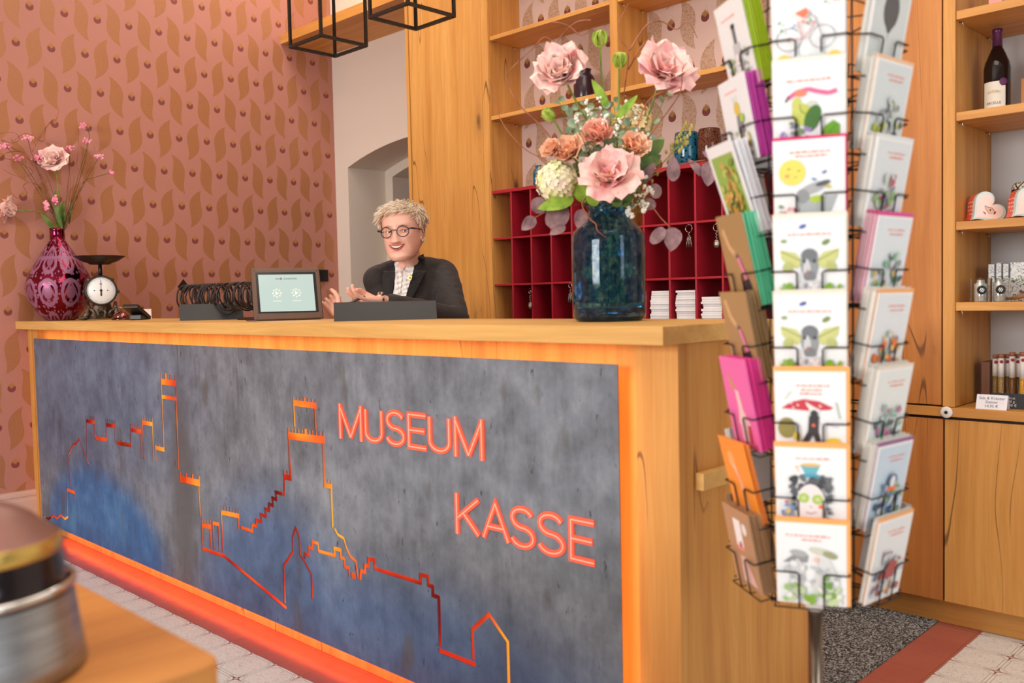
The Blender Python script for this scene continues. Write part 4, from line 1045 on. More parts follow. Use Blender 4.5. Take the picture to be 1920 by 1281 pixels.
def frame(ax):
    ax = Vector(ax).normalized(); u = ax.orthogonal().normalized(); return ax, u, ax.cross(u)
def petal(mb, c, ax, phi, th0, th1, L, Wd, m=0, ruf=.06, rnd=rf, cup=.25):
    ax, u, v = frame(ax); rad = u*cos(phi)+v*sin(phi); tan = ax.cross(rad); ph = rnd.uniform(0, 6); rr = ruf*rnd.uniform(.6, 1.4)
    N = 7; spine = [Vector((0, 0))]
    for i in range(N):
        th = th0+(th1-th0)*(i+.5)/N; spine.append(spine[-1]+Vector((sin(th), cos(th)))*L/N)
    def fn(a, b):
        q = b*N; i = min(int(q), N-1); s_ = spine[i].lerp(spine[i+1], q-i); w_ = Wd*(.12+.88*(sin(pi*min(1, .06+.74*b**.9)))**.6)
        x = (a-.5)*2; edge = abs(x)**1.5; r_ = rr*L*sin(x*5+ph+b*4)*(b**2); cu = cup*Wd*edge*(1 if th1 < 1.4 else .4)
        th = th0+(th1-th0)*b; nin = ax*sin(th)-rad*cos(th)
        return c+rad*s_.x+ax*s_.y+tan*x*w_*.5+nin*(cu+r_)
    mb.grid(fn, 6, 7, m)
def bloom(c, ax, R, kind='peony'):
    mb = MB(); c = Vector(c); rnd = rf
    if kind == 'peony': lay = [(5, .05, .25, .60, .62), (6, .15, .55, .78, .72), (7, .30, 1.0, .95, .80), (8, .55, 1.55, 1.05, .85)]
    elif kind == 'tulip': lay = [(4, .05, .5, .75, .8), (5, .25, 1.1, 1.0, .9), (6, .5, 1.7, 1.15, .85)]
    elif kind == 'rose': lay = [(3, .1, .0, .72, .8), (4, .28, .25, .86, .85), (5, .5, .65, .95, .9), (6, .8, 1.15, 1.0, .85)]
    elif kind == 'bud': lay = [(3, .25, -.3, 1.2, .9), (4, .45, -.35, 1.25, .9)]
    k0 = rnd.uniform(0, 6)
    for i, (n_, a, b, l, w_) in enumerate(lay):
        for j in range(n_): petal(mb, c, ax, k0+i*.7+2*pi*j/n_+rnd.uniform(-.15, .15), a, b+rnd.uniform(-.2, .2), R*l*rnd.uniform(.9, 1.08), R*w_*1.25, 0, .05 if kind in ('rose', 'bud') else .09)
    return mb
def leafmesh(mb, base, tip, wd, up=(0, 0, 1), m=0, fold=.15, droop=.08, shape='lance'):
    b, t = Vector(base), Vector(tip); d = t-b; L = d.length; dn = d.normalized(); s_ = dn.cross(Vector(up))
    if s_.length < 1e-3: s_ = dn.orthogonal()
    s_.normalize(); nn = s_.cross(dn)
    def fn(a, q):
        w_ = wd*(sin(pi*min(1, q*.94+.03))**(.8 if shape == 'lance' else .5)); x = (a-.5)*2
        if shape == 'pt': w_ = wd*(sin(pi*min(1, .04+.96*q**.75))**.7)
        return b+d*q+s_*x*w_*.5+nn*(abs(x)*fold*w_-droop*L*sin(pi*q)*-1)
    mb.grid(fn, 4, 8, m)
def flower(name, label, cat, head, kind, mat, R, path, ax, group=None, srad=.0028, leaf=None):
    """head bloom on a stem that runs down the path into the vase; world coordinates"""
    base = Vector(path[-1]); t = thing(name, label, cat, base, 0, group); h = Vector(head)-base
    ax = Vector(ax).normalized()
    m = bloom(h-ax*R*.15, ax, R, kind); m.build('flower_head', mat, t)
    if kind in ('peony', 'tulip'):
        e_ = MB()
        for j in range(16):
            q = ax*R*.25+Vector((rf.gauss(0, 1), rf.gauss(0, 1), rf.gauss(0, 1)))*R*.07; e_.tube([h, h+q], .0008, 4); e_.ball(h+q, .0026, 0, 6, 4)
        e_.build('stamens', M_yel, t)
    if kind == 'bud' or kind == 'rose':
        s_ = MB()
        for j in range(5): petal(s_, h-ax*R*.28, ax, 2*pi*j/5, .9, .0 if kind == 'bud' else .9, R*(.95 if kind == 'bud' else .7), R*.7, 0, .02)
        s_.build('sepals', M_bud if kind == 'bud' else M_leaf, t)
    P = smooth_path([h-ax*R*.15]+[Vector(p)-base for p in path], 6); MB().tube(P, srad, 7).build('stem', M_stem, t)
    if leaf:
        lm = MB()
        for (a, b, w_) in leaf: leafmesh(lm, Vector(a)-base, Vector(b)-base, w_)
        lm.build('leaf', M_leaf, t)
    return t
# ---------------- central vase
VC = Vector(CAM+ray(1143, 600)*2.45); VC.z = ZC; KV = 1/1707*2.45
prof = [(r*KV, (606-y)*KV) for r, y in ((8, 605), (58, 605), (65, 602), (68, 594), (68.5, 560), (68.5, 470), (68, 450), (65, 440), (57, 431), (47, 420), (40, 411), (36, 404), (36, 399), (41, 392), (47, 387))]
inner = [(r-.0032, z+(.012 if z < .01 else 0)) for r, z in prof[::-1]]
n = NB('teal_mottled_glass'); a_ = n.noise(n.x, n.y, n.z*.7, 75, 3, .7, .3)
M_teal = n.set(color=n.ramp(a_, [(.36, srgb(44, 112, 170)), (.5, srgb(84, 172, 218)), (.60, srgb(176, 214, 232)), (.68, srgb(240, 244, 236))]), rough=.04, Transmission_Weight=.97, IOR=1.33)
o = MB().lathe(prof+inner[:-1]+[(.004, inner[-2][1])], 72).build('blue_glass_vase', M_teal); o.location = VC
tag(o, 'large teal blue glass vase on the worktop holding the mixed flower bouquet', 'vase')
wn = MB().lathe([(r-.0038, z+.003) for r, z in prof[1:6]]+[(.062, .125)], 48); wo = wn.build('vase_water', glass('water', (.80, .92, .95), 0, 1.1)); wo.location = VC; wo.parent = o; wo.location = (0, 0, .012); wo.scale = (.985, .985, .8)
NKp = Vector(CAM+ray(1143, 398)*2.45)
def cb(px, py, dd=0): return Vector(CAM+ray(px, py)*(2.45+dd))
def down(px=0, dd=0, foot=None):
    """points of a stem: through the neck down to the vase floor"""
    s_ = rf.uniform(-1, 1); return [cb(1143+px, 392, dd), cb(1143+px*.9, 415, dd), cb(1143-px*1.1+s_*14, 500, -dd*.6), cb(1143-px*1.6+s_*22, 582, -dd)]
right = Vector(_r3); toward = -Vector(_f2)
def axd(sx, up, tw): return (right*sx+Vector((0, 0, 1))*up+toward*tw)
LB = 'in the bouquet in the blue vase'
flower('peony', 'large ruffled blush peony at the upper left of the blue vase bouquet', 'flower', cb(1056, 142, -.02), 'peony', M_pink, .088, [cb(1085, 200), cb(1115, 260)]+down(-10), axd(-.35, .35, .9))
flower('peony', 'large open pink peony at the upper right of the blue vase bouquet', 'flower', cb(1240, 140, -.03), 'tulip', M_rosep, .086, [cb(1218, 210), cb(1180, 290)]+down(8), axd(.25, .35, .8))
flower('peony', 'wide pink peony at the front rim of the blue vase', 'flower', cb(1143, 338, -.10), 'tulip', M_rosep, .080, [cb(1143, 372, -.05)]+down(0, -.01), axd(-.1, .45, .9))
flower('tulip_bud', 'topmost green and pink flower bud of the bouquet', 'flower', cb(1125, 84, .02), 'bud', M_bud, .036, [cb(1130, 180, .02), cb(1138, 300)]+down(-4), axd(-.05, 1, .1))
flower('tulip_bud', 'second green bud, in front of the bookcase divider', 'flower', cb(1161, 124, -.01), 'bud', M_bud, .034, [cb(1160, 200), cb(1152, 300)]+down(3), axd(0, 1, .15))
flower('tulip_bud', 'small yellow green bud low on the left of the bouquet', 'flower', cb(1036, 222, -.02), 'bud', M_bud, .030, [cb(1060, 262), cb(1105, 330)]+down(-14), axd(-.75, .6, .2))
for (px, py, R, lab, kk) in ((1070, 288, .036, 'larger salmon rose at the left side of the bouquet', 'rose'), (1038, 284, .026, 'smallest salmon rose, outermost on the left of the bouquet', 'rose'), (1187, 280, .034, 'salmon rose at the right of the bouquet above the front peony', 'rose')):
    flower('rose', lab, 'flower', cb(px, py, -.06), kk, M_salmon, R*1.45, [cb((px+1143)/2, py+50, -.02)]+down((px-1143)*.12), axd((px-1143)/160, .5, .8))
flower('rose', 'dusty pink rose in the middle of the bouquet', 'flower', cb(1120, 258, -.03), 'rose', petal_mat('dusty_rose', srgb(250, 172, 150), srgb(255, 206, 184)), .052, [cb(1130, 320)]+down(-3), axd(-.1, .5, .8))
def cluster(name, label, cat, c, R, mat, n_, fr, path, squash=1):
    base = Vector(path[-1]); t = thing(name, label, cat, base); h = Vector(c)-base; m = MB()
    for i in range(n_):
        z_ = 1-2*(i+.5)/n_; a = i*2.39996; q = Vector((sqrt(1-z_*z_)*cos(a), sqrt(1-z_*z_)*sin(a), z_)); p = h+Vector((q.x, q.y, q.z*squash))*R*rf.uniform(.86, 1.05)
        ax, u, v = frame(q)
        for j in range(4): leafmesh(m, p, p+(u*cos(j*pi/2+i)+v*sin(j*pi/2+i))*fr+ax*fr*.25, fr*.95, up=ax, shape='o', fold=0, droop=0)
    m.build('florets', mat, t); MB().tube(smooth_path([h]+[Vector(p)-base for p in path], 5), .003, 6).build('stem', M_stem, t)
    return t
cluster('hydrangea', 'cream and green hydrangea head at the lower left of the bouquet', 'flower', cb(1044, 340, -.05), .054, M_cream, 150, .0115, [cb(1090, 378, -.02)]+down(-16))
cluster('hydrangea', 'pale yellow hydrangea head in the back of the bouquet', 'flower', cb(1188, 232, .04), .052, M_yel, 100, .011, [cb(1170, 300, .03)]+down(6, .01))
def spray(name, label, cat, stems, leafn, kind, mat, size, tw=.0016, stemmat=None, group=None):
    """twig with leaves along it; stems = list of paths (px,py,dd); first path continues into the vase"""
    base = cb(*stems[0][-1]) if len(stems[0][-1]) == 3 else cb(*stems[0][-1], 0); t = thing(name, label, cat, base, 0, group); tm = MB(); lm = MB()
    for si, st in enumerate(stems):
        P = smooth_path([cb(*q) - base for q in st], 5); tm.tube(P, [tw*(.5+.9*i/len(P)) for i in range(len(P))], 6)
        m_ = int(len(P)*(.70 if si == 0 else 1))
        for i in range(leafn):
            k = i/leafn*m_*.95; a = P[min(int(k), len(P)-1)]; d = (P[min(int(k)+1, len(P)-1)]-a).normalized() if int(k)+1 < len(P) else Vector((0, 0, 1))
            sd = d.cross(toward).normalized()*(1 if i % 2 else -1)+toward*rf.uniform(-.5, .9)-d*.35; sd.normalize(); s_ = size*rf.uniform(.75, 1.2)*(.6+.4*min(1, (i+1)/leafn*2))
            up = (toward*rf.uniform(.5, 1)+Vector((0, 0, 1))*rf.uniform(-.3, .9)+right*rf.uniform(-.5, .5))
            if kind == 'round': leafmesh(lm, a+sd*.002, a+sd*s_, s_*.95, up=up, shape='o')
            elif kind == 'mauve': leafmesh(lm, a+sd*.004, a+sd*s_, s_*.62, up=up, shape='pt')
            elif kind == 'lance': leafmesh(lm, a, a+sd*s_, s_*.3, up=up)
            elif kind == 'dots':
                q = a+sd*s_; tm.tube([a, q], tw*.5, 4); lm.ball(q, .0042*rf.uniform(.7, 1.3), 0, 7, 5)
            elif kind == 'seed': lm.ball(a+sd*s_*.5, .004, 0, 7, 5, sc=(1, 1, 1.7))
    tm.build('stem', stemmat or M_stem, t)
    if lm.v: lm.build({'dots': 'blossoms', 'seed': 'foliage'}.get(kind, 'foliage'), mat, t)
    return t
nk = lambda x=0, d=0: [(1143+x, 392, d), (1143-x, 470, -d), (1143-x*1.6, 560, -d)]
E_ = [([(1048, 190, .03), (1062, 225, .02), (1100, 300, 0)], 'eucalyptus sprig beside the left peony', 9, .026), ([(1095, 190, .02), (1104, 240, .0), (1125, 320, 0)], 'eucalyptus sprig left of the middle of the bouquet', 10, .024),
      ([(1085, 240, -.05), (1112, 290, -.04), (1135, 340, -.02)], 'front eucalyptus sprig above the front peony', 12, .020), ([(1262, 140, .0), (1235, 210, .01), (1180, 320, 0)], 'eucalyptus sprig under the right peony', 11, .022),
      ([(1160, 250, -.04), (1150, 300, -.04), (1146, 350, -.02)], 'eucalyptus sprig in the centre of the bouquet', 12, .024),
      ([(1100, 205, .05), (1110, 260, .04), (1130, 330, .01)], 'dense dark eucalyptus sprig behind the dusty rose', 16, .032), ([(1150, 190, .05), (1155, 250, .04), (1148, 330, .01)], 'dense eucalyptus sprig behind the second green bud', 16, .030), ([(1215, 235, .04), (1195, 280, .03), (1160, 345, .01)], 'dense eucalyptus sprig before the pale yellow hydrangea', 14, .028),
      ([(1062, 250, .02), (1085, 300, .02), (1120, 355, .01)], 'eucalyptus sprig behind the two salmon roses', 14, .028), ([(1205, 320, -.02), (1185, 345, -.02), (1160, 375, -.01)], 'eucalyptus sprig right of the front peony', 10, .026),
      ([(1072, 205, -.01), (1092, 260, -.02), (1122, 340, -.01)], 'broad eucalyptus sprig under the left peony', 15, .034), ([(1190, 205, .0), (1175, 260, -.01), (1152, 340, -.01)], 'broad eucalyptus sprig between the green buds and the right peony', 15, .034),
      ([(1128, 200, -.01), (1132, 260, -.02), (1140, 330, -.01)], 'broad eucalyptus sprig in the upper middle of the bouquet', 15, .032), ([(1232, 262, .01), (1205, 300, .0), (1160, 350, -.01)], 'broad eucalyptus sprig behind the right salmon rose', 14, .032)]
for p, lab, n_, s_ in E_: spray('eucalyptus', lab, 'leaf sprig', [p+nk(rf.uniform(-14, 14))], n_, 'round', M_euc, s_)
for p, lab in (([[(1112, 190, -.03), (1118, 250, -.02), (1135, 340, 0)], [(1148, 225, -.05), (1135, 260, -.03), (1130, 300, 0)], [(1092, 215, -.02), (1110, 250, -.01), (1125, 300, 0)]], 'white baby breath in the upper middle of the bouquet'),
               ([[(1216, 372, -.06), (1195, 365, -.05), (1165, 375, -.02)], [(1195, 398, -.06), (1185, 380, -.05), (1168, 376, -.02)], [(1212, 345, -.05), (1190, 355, -.04), (1165, 372, -.02)]], 'white baby breath at the lower right of the bouquet'),
               ([[(1092, 330, -.06), (1105, 345, -.05), (1130, 372, -.02)], [(1080, 312, -.05), (1100, 335, -.04), (1128, 370, -.02)]], 'white baby breath at the lower left beside the hydrangea'),
               ([[(1185, 200, .0), (1170, 250, 0), (1155, 330, 0)], [(1205, 250, -.02), (1180, 290, -.01), (1155, 340, 0)]], 'white baby breath right of the middle of the bouquet')):
    p[0] = p[0]+nk(rf.uniform(-10, 10)); spray('baby_breath', lab, 'flower', p, 46, 'dots', M_gyp, .030, .0010)
spray('seed_eucalyptus', 'olive seeded sprig at the right of the bouquet before the teal vase', 'leaf sprig', [[(1285, 265, -.02), (1262, 285, -.02), (1215, 335, -.01)]+nk(12), [(1292, 235, 0), (1278, 262, 0), (1262, 285, -.02)]], 22, 'seed', M_seed, .026)
def sprayleaves(name, label, cat, L_, mat, stem):
    base = cb(*stem[-1]); t = thing(name, label, cat, base); MB().tube(smooth_path([cb(*q)-base for q in stem], 5), .0016, 6).build('stem', M_twig if mat is M_mauve else M_stem, t)
    for (a, b, w_, sh, up) in L_:
        m = MB(); leafmesh(m, cb(*a)-base, cb(*b)-base, w_, up=up, shape=sh, fold=.08, droop=.05); m.build('leaf', mat, t)
    return t
TW = toward
sprayleaves('mauve_branch', 'mauve leaf branch hanging to the left of the blue vase', 'leaf sprig', [((1003, 408, -.05), (978, 432, -.05), .034, 'pt', TW), ((1018, 372, -.04), (1002, 398, -.03), .044, 'o', TW), ((1062, 388, -.05), (1028, 425, -.05), .060, 'o', TW), ((1094, 393, -.06), (1082, 428, -.06), .036, 'pt', TW), ((1060, 424, -.08), (1030, 440, -.08), .024, 'pt', TW)], M_mauve, [(1000, 410, -.05), (1030, 395, -.05), (1075, 385, -.04), (1110, 388, -.02)]+nk(-20)[1:])
sprayleaves('mauve_branch', 'mauve leaf branch reaching far right of the bouquet', 'leaf sprig', [((1200, 345, -.04), (1228, 305, -.05), .030, 'pt', TW), ((1262, 340, -.04), (1262, 292, -.04), .036, 'pt', TW), ((1318, 330, -.02), (1290, 298, -.02), .022, 'pt', TW), ((1330, 304, -.02), (1327, 350, -.02), .046, 'pt', TW), ((1342, 300, -.02), (1316, 284, -.02), .020, 'pt', TW)], M_mauve, [(1325, 300, -.02), (1270, 310, -.03), (1215, 335, -.04), (1170, 375, -.02)]+nk(18)[1:])
sprayleaves('mauve_branch', 'mauve leaf pair hanging on a thin stem right of the blue vase', 'leaf sprig', [((1245, 428, -.07), (1221, 456, -.07), .034, 'o', TW), ((1262, 427, -.06), (1258, 472, -.06), .050, 'pt', TW), ((1225, 345, -.05), (1232, 372, -.05), .034, 'o', TW), ((1224, 374, -.05), (1212, 392, -.05), .034, 'o', TW)], M_mauve, [(1258, 428, -.06), (1240, 410, -.06), (1218, 385, -.05), (1180, 372, -.03)]+nk(14)[1:])
sprayleaves('leafy_stem', 'fresh green leaves at the left rim of the blue vase', 'leaf', [((1075, 372, -.07), (1008, 392, -.08), .040, 'pt', TW), ((1098, 378, -.06), (1076, 336, -.07), .040, 'pt', TW), ((1118, 386, -.07), (1100, 350, -.08), .034, 'pt', TW)], M_leaf, [(1090, 378, -.06), (1112, 384, -.05)]+nk(-12))
sprayleaves('leafy_stem', 'fresh green leaves at the right rim of the blue vase', 'leaf', [((1160, 388, -.07), (1150, 358, -.08), .030, 'pt', TW), ((1168, 388, -.06), (1186, 356, -.06), .026, 'pt', TW), ((1190, 330, -.04), (1240, 290, -.03), .040, 'pt', TW), ((1200, 300, -.02), (1246, 262, -.01), .044, 'pt', TW)], M_leafd, [(1198, 315, -.03), (1170, 360, -.04)]+nk(10))
sprayleaves('leafy_stem', 'two slender upright tulip leaves in the top of the bouquet', 'leaf', [((1138, 200, -.02), (1109, 148, -.03), .026, 'pt', TW), ((1156, 222, -.03), (1196, 178, -.04), .022, 'pt', TW)], M_leaf, [(1145, 215, -.02), (1146, 300, -.01)]+nk(2))
def twigs(name, label, paths, r_, f, mat=M_twig, cat='twig'):
    b = f(*paths[0][-1]); t = thing(name, label, cat, b)
    for i, p in enumerate(paths):
        P = smooth_path([f(*q)-b for q in p], 6); MB().tube(P, [r_*(.45+.9*k/len(P)) for k in range(len(P))], 6).build('stem' if i == 0 else 'side_shoot', mat, t)
    return t
W_ = lambda px, py, dd=0: cb(px, py, dd)
twigs('willow_twig', 'curly willow twig arching out to the left of the bouquet', [[(1035, 98), (1040, 82), (1020, 70), (998, 92), (960, 128), (951, 150), (972, 195), (1018, 240), (1060, 300), (1110, 360)]+nk(-8), [(1035, 98), (1052, 68), (1080, 42), (1108, 38)], [(1112, 52), (1090, 66), (1065, 48), (1036, 41)]], .0020, W_)
twigs('willow_twig', 'curly willow twig hanging lowest on the left of the bouquet', [[(918, 148), (930, 200), (948, 240), (985, 280), (1030, 305), (1095, 355)]+nk(-14)], .0017, W_)
twigs('willow_twig', 'curly willow twig rising straight behind the green buds', [[(1178, 8, .03), (1162, 40, .03), (1162, 70, .03), (1178, 100, .03), (1172, 160, .02), (1160, 250, .02), (1150, 350)]+nk(4), [(1250, 95, .03), (1262, 100, .03), (1268, 84, .03), (1255, 96, .03), (1235, 80, .03), (1208, 82, .03), (1178, 130, .03)], [(1308, 72, .05), (1290, 42, .05), (1268, 55, .05), (1240, 40, .05), (1212, 48, .04), (1180, 95, .03)]], .0019, W_)
twigs('willow_twig', 'curly willow twig crossing the right peony', [[(1288, 118, -.09), (1280, 130, -.09), (1276, 170, -.09), (1255, 205, -.07), (1215, 260, -.04), (1170, 345, -.02)]+nk(9), [(1165, 365, -.05), (1210, 270, -.06), (1196, 240, -.06), (1212, 195, -.06), (1235, 175, -.08), (1268, 162, -.09)]], .0022, W_)
twigs('willow_twig', 'short curly willow twig bending over the vase rim in front of the glass', [[(1136, 446, -.11), (1120, 432, -.11), (1117, 420, -.11), (1104, 408, -.10), (1092, 380, -.08), (1120, 360, -.04), (1142, 384, 0)]+nk(-4)[1:]], .0026, W_)
# ---------------- left arrangement in the magenta vase
def lb(px, py, dd=0):
    p = at(px, py, d=4.98+dd)
    return p if p.x > .05 else at(px, py, x=.05+rf.uniform(0, .03))
def lk(x=0): return [(116+x, 436), (115+x*.6, 462), (113-x*2, 560)]
def lflower(px, py, lab, ax, R, kind, via, dd=0):
    path = [lb(*q) for q in via+lk(rf.uniform(-4, 4))]; return flower('peony', lab, 'flower', lb(px, py, dd), kind, M_pink, R, path, ax, srad=.003)
lflower(104, 302, 'pale pink peony facing forward over the magenta vase', axd(.1, .3, 1), .085, 'peony', [(108, 345), (113, 390)], -.08)
lflower(26, 396, 'pale pink peony nodding out to the far left beside the magenta vase', axd(-.8, .25, .35), .075, 'tulip', [(45, 395), (80, 400), (104, 420)], 0)
ST = [((156, 236), [(163, 243), (167, 262)], (147, 330)), ((52, 259), [(60, 290)], (90, 370)), ((9, 274), [(30, 296)], (85, 380)), ((36, 297), [(60, 330)], (95, 390)), ((70, 297), [(88, 330)], (108, 390)), ((130, 278), [(130, 320)], (122, 390)), ((163, 264), [(160, 300)], (132, 390)), ((186, 293), [(160, 340)], (130, 400)), ((209, 324), [(180, 332), (155, 345)], (128, 410)), ((88, 386), [(98, 400)], (112, 425)), ((103, 375), [(110, 395)], (116, 425))]
LABS = ['topmost pink statice sprig right of the peonies', 'pink statice sprig high on the left', 'outermost left pink statice sprig', 'pink statice sprig left of the upper peony', 'pink statice sprig touching the upper peony on its left', 'pink statice sprig touching the upper peony on its right', 'small pink statice sprig below the topmost one', 'pink statice sprig on the right of the magenta vase arrangement', 'smallest and rightmost pink statice sprig', 'low pink statice sprig on the left just above the magenta vase neck', 'low pink statice sprig in the middle just above the magenta vase neck']
for i, ((px, py), via, lo_) in enumerate(ST):
    path = [lb(*q) for q in via+[lo_]+lk(rf.uniform(-5, 5))]; b = path[-1]; t = thing('statice_sprig', LABS[i], 'flower', b); h = lb(px, py)-b
    m = MB(); n_ = 10 if i == 8 else 26
    for k in range(n_):
        q = Vector((rf.gauss(0, .4), rf.gauss(0, .4), rf.gauss(0, .22))); el = right*q.x*.028+Vector((0, 0, 1))*q.z*.03+toward*q.y*.02-right*0
        if i in (9, 10): el = right*q.x*.014+Vector((0, 0, 1))*q.y*.03
        m.ball(h+el*(.5 if i == 8 else 1), rf.uniform(.005, .008), 0, 6, 5)
    m.build('florets', M_stat, t); MB().tube(smooth_path([h]+[p-b for p in path], 5), .0018, 5).build('stem', petal_mat('brown_green_stem', srgb(90, 66, 36), srgb(122, 96, 50)) if i == 0 else bpy.data.materials['brown_green_stem'], t)
L2 = lambda px, py: lb(px, py)
twigs('willow_twig', 'curly twig over the magenta vase looping to the upper left', [[(0, 250), (28, 249), (36, 262), (22, 268), (2, 262), (20, 275), (55, 300), (85, 350), (105, 410)]+lk(-3), [(110, 208), (105, 224), (88, 236), (74, 258), (60, 285)], [(28, 262), (50, 250), (80, 265), (86, 240), (100, 224)]], .0024, L2)
twigs('willow_twig', 'curly twig over the magenta vase drooping to the left', [[(0, 312), (12, 322), (40, 332), (62, 324), (50, 312), (20, 300), (3, 295), (18, 285), (50, 290), (88, 350), (108, 412)]+lk(-5), [(22, 362), (34, 372), (50, 364), (44, 348), (60, 342), (84, 362), (100, 400)]], .0024, L2)
twigs('willow_twig', 'curly twig over the magenta vase rising at the right', [[(172, 268), (178, 282), (168, 298), (172, 310), (160, 330), (140, 385), (124, 425)]+lk(3), [(147, 240), (146, 290), (138, 340), (128, 400)], [(135, 270), (128, 300), (132, 350), (122, 410)]], .0022, L2)
t = thing('leafy_stem', 'green leaves just above the neck of the magenta vase', 'leaf', lb(114, 500)); b = lb(114, 500)
MB().tube([lb(*q)-b for q in ((110, 400), (114, 440), (114, 500))], .003, 6).build('stem', M_stem, t)
for a, e, w_ in (((112, 437), (76, 400), .028), ((118, 436), (103, 352), .026), ((118, 430), (120, 376), .034), ((130, 420), (136, 372), .018)):
    m = MB(); leafmesh(m, lb(*a)-b, lb(*e)-b, w_, up=toward, shape='pt'); m.build('leaf', M_leafd, t)
# ================================================================ greeting card spinner
RC = Vector(CAM+ray(1527, 900)*1.655); RC.z = 0
PH0 = RD(-66.5); AP = .128; ZB = .634; DZ = .1266; TILT = RD(11); CW, CHh = .1125, .148
rk = thing('card_spinner', 'black wire greeting card spinner on a dark pole in front of the counter end', 'card rack', RC)
M_wire = flat(26, 22, 26, .35, .4)
MB().lathe([(.013, .02), (.013, ZB-.045)], 24).build('pole', flat(120, 106, 92, .25, .85), rk)
MB().lathe([(.004, ZB-.046), (.016, ZB-.046), (.024, ZB-.030), (.024, ZB-.014), (.010, ZB-.006)], 24).build('collar', flat(238, 238, 240, .3), rk)
MB().lathe([(.19, .0018), (.19, .010), (.10, .018), (.014, .024)], 40).build('base', flat(50, 46, 44, .3, .7), rk)
MB().tube([(0, 0, ZB-.01), (0, 0, ZB+DZ*8+.08)], .007, 10).build('inner_rod', M_wire, rk)
def fr_(k):
    a = PH0+k*pi/3; n_ = Vector((cos(a), sin(a), 0)); t_ = Vector((-sin(a), cos(a), 0)); return n_, t_        # t_: to the right seen from outside
hexr = (AP-.018)/cos(pi/6)
fm = MB()
for k in range(6):
    a = PH0+k*pi/3+pi/6; c = Vector((cos(a), sin(a), 0))*(hexr-.004)
    for dlt in (-.006, .006):
        q = c+Vector((-sin(a), cos(a), 0))*dlt; fm.tube([(q.x, q.y, ZB-.005), (q.x, q.y, ZB+DZ*8+.06)], .0017, 6)
fm.build('upright_wires', M_wire, rk)
for i in range(9):
    z = ZB+DZ*i; m = MB(); P = [(cos(PH0+pi/6+k*pi/3)*hexr, sin(PH0+pi/6+k*pi/3)*hexr, z) for k in range(7)]; m.tube(P, .0016, 5, cap=False)
    for k in range(6): m.tube([(0, 0, z), P[k]], .0014, 5)
    m.build('ring', M_wire, rk)
def local(k, i):
    """frame of pocket i on face k: origin bottom centre of the front card, x right, y inwards, z up the card"""
    n_, t_ = fr_(k); up = (Vector((0, 0, 1))*cos(TILT)+n_*sin(TILT)); inn = up.cross(-t_)*-1
    inn = t_.cross(up); 
    if inn.dot(n_) > 0: inn = -inn
    M = Matrix((( t_.x, inn.x, up.x, 0), (t_.y, inn.y, up.y, 0), (t_.z, inn.z, up.z, 0), (0, 0, 0, 1)))
    o_ = n_*AP+Vector((0, 0, ZB+DZ*i+.004)); return Matrix.Translation(o_) @ M
pk = MB(); hw = CW/2+.004; wh = .060
for s_ in (-1, 1):
    pk.tube([(s_*hw, .034, wh), (s_*hw, -.006, wh), (s_*.024, -.006, wh), (s_*.020, -.006, wh-.004), (s_*.020, -.006, -.004), (s_*.020, .028, -.006)], .0016, 6)
pk.tube([(-hw, .028, -.006), (hw, .028, -.006)], .0016, 5); pk.tube([(-hw, -.006, -.006), (hw, -.006, -.006)], .0014, 5); 
for s_ in (-1, 1): pk.tube([(s_*hw, -.006, -.006), (s_*hw, .028, -.006)], .0014, 5)
pk0 = pk.build('pocket_wires', M_wire, rk)
for k in range(6):
    for i in range(8):
        o = pk0 if (k, i) == (0, 0) else pk0.copy()
        if o is not pk0: COL.objects.link(o); o.parent = rk
        o.matrix_local = local(k, i)
PAL = {}
def colr(*c):
    if c not in PAL: PAL[c] = flat(*c, .35, 0, .03, 120)
    return PAL[c]
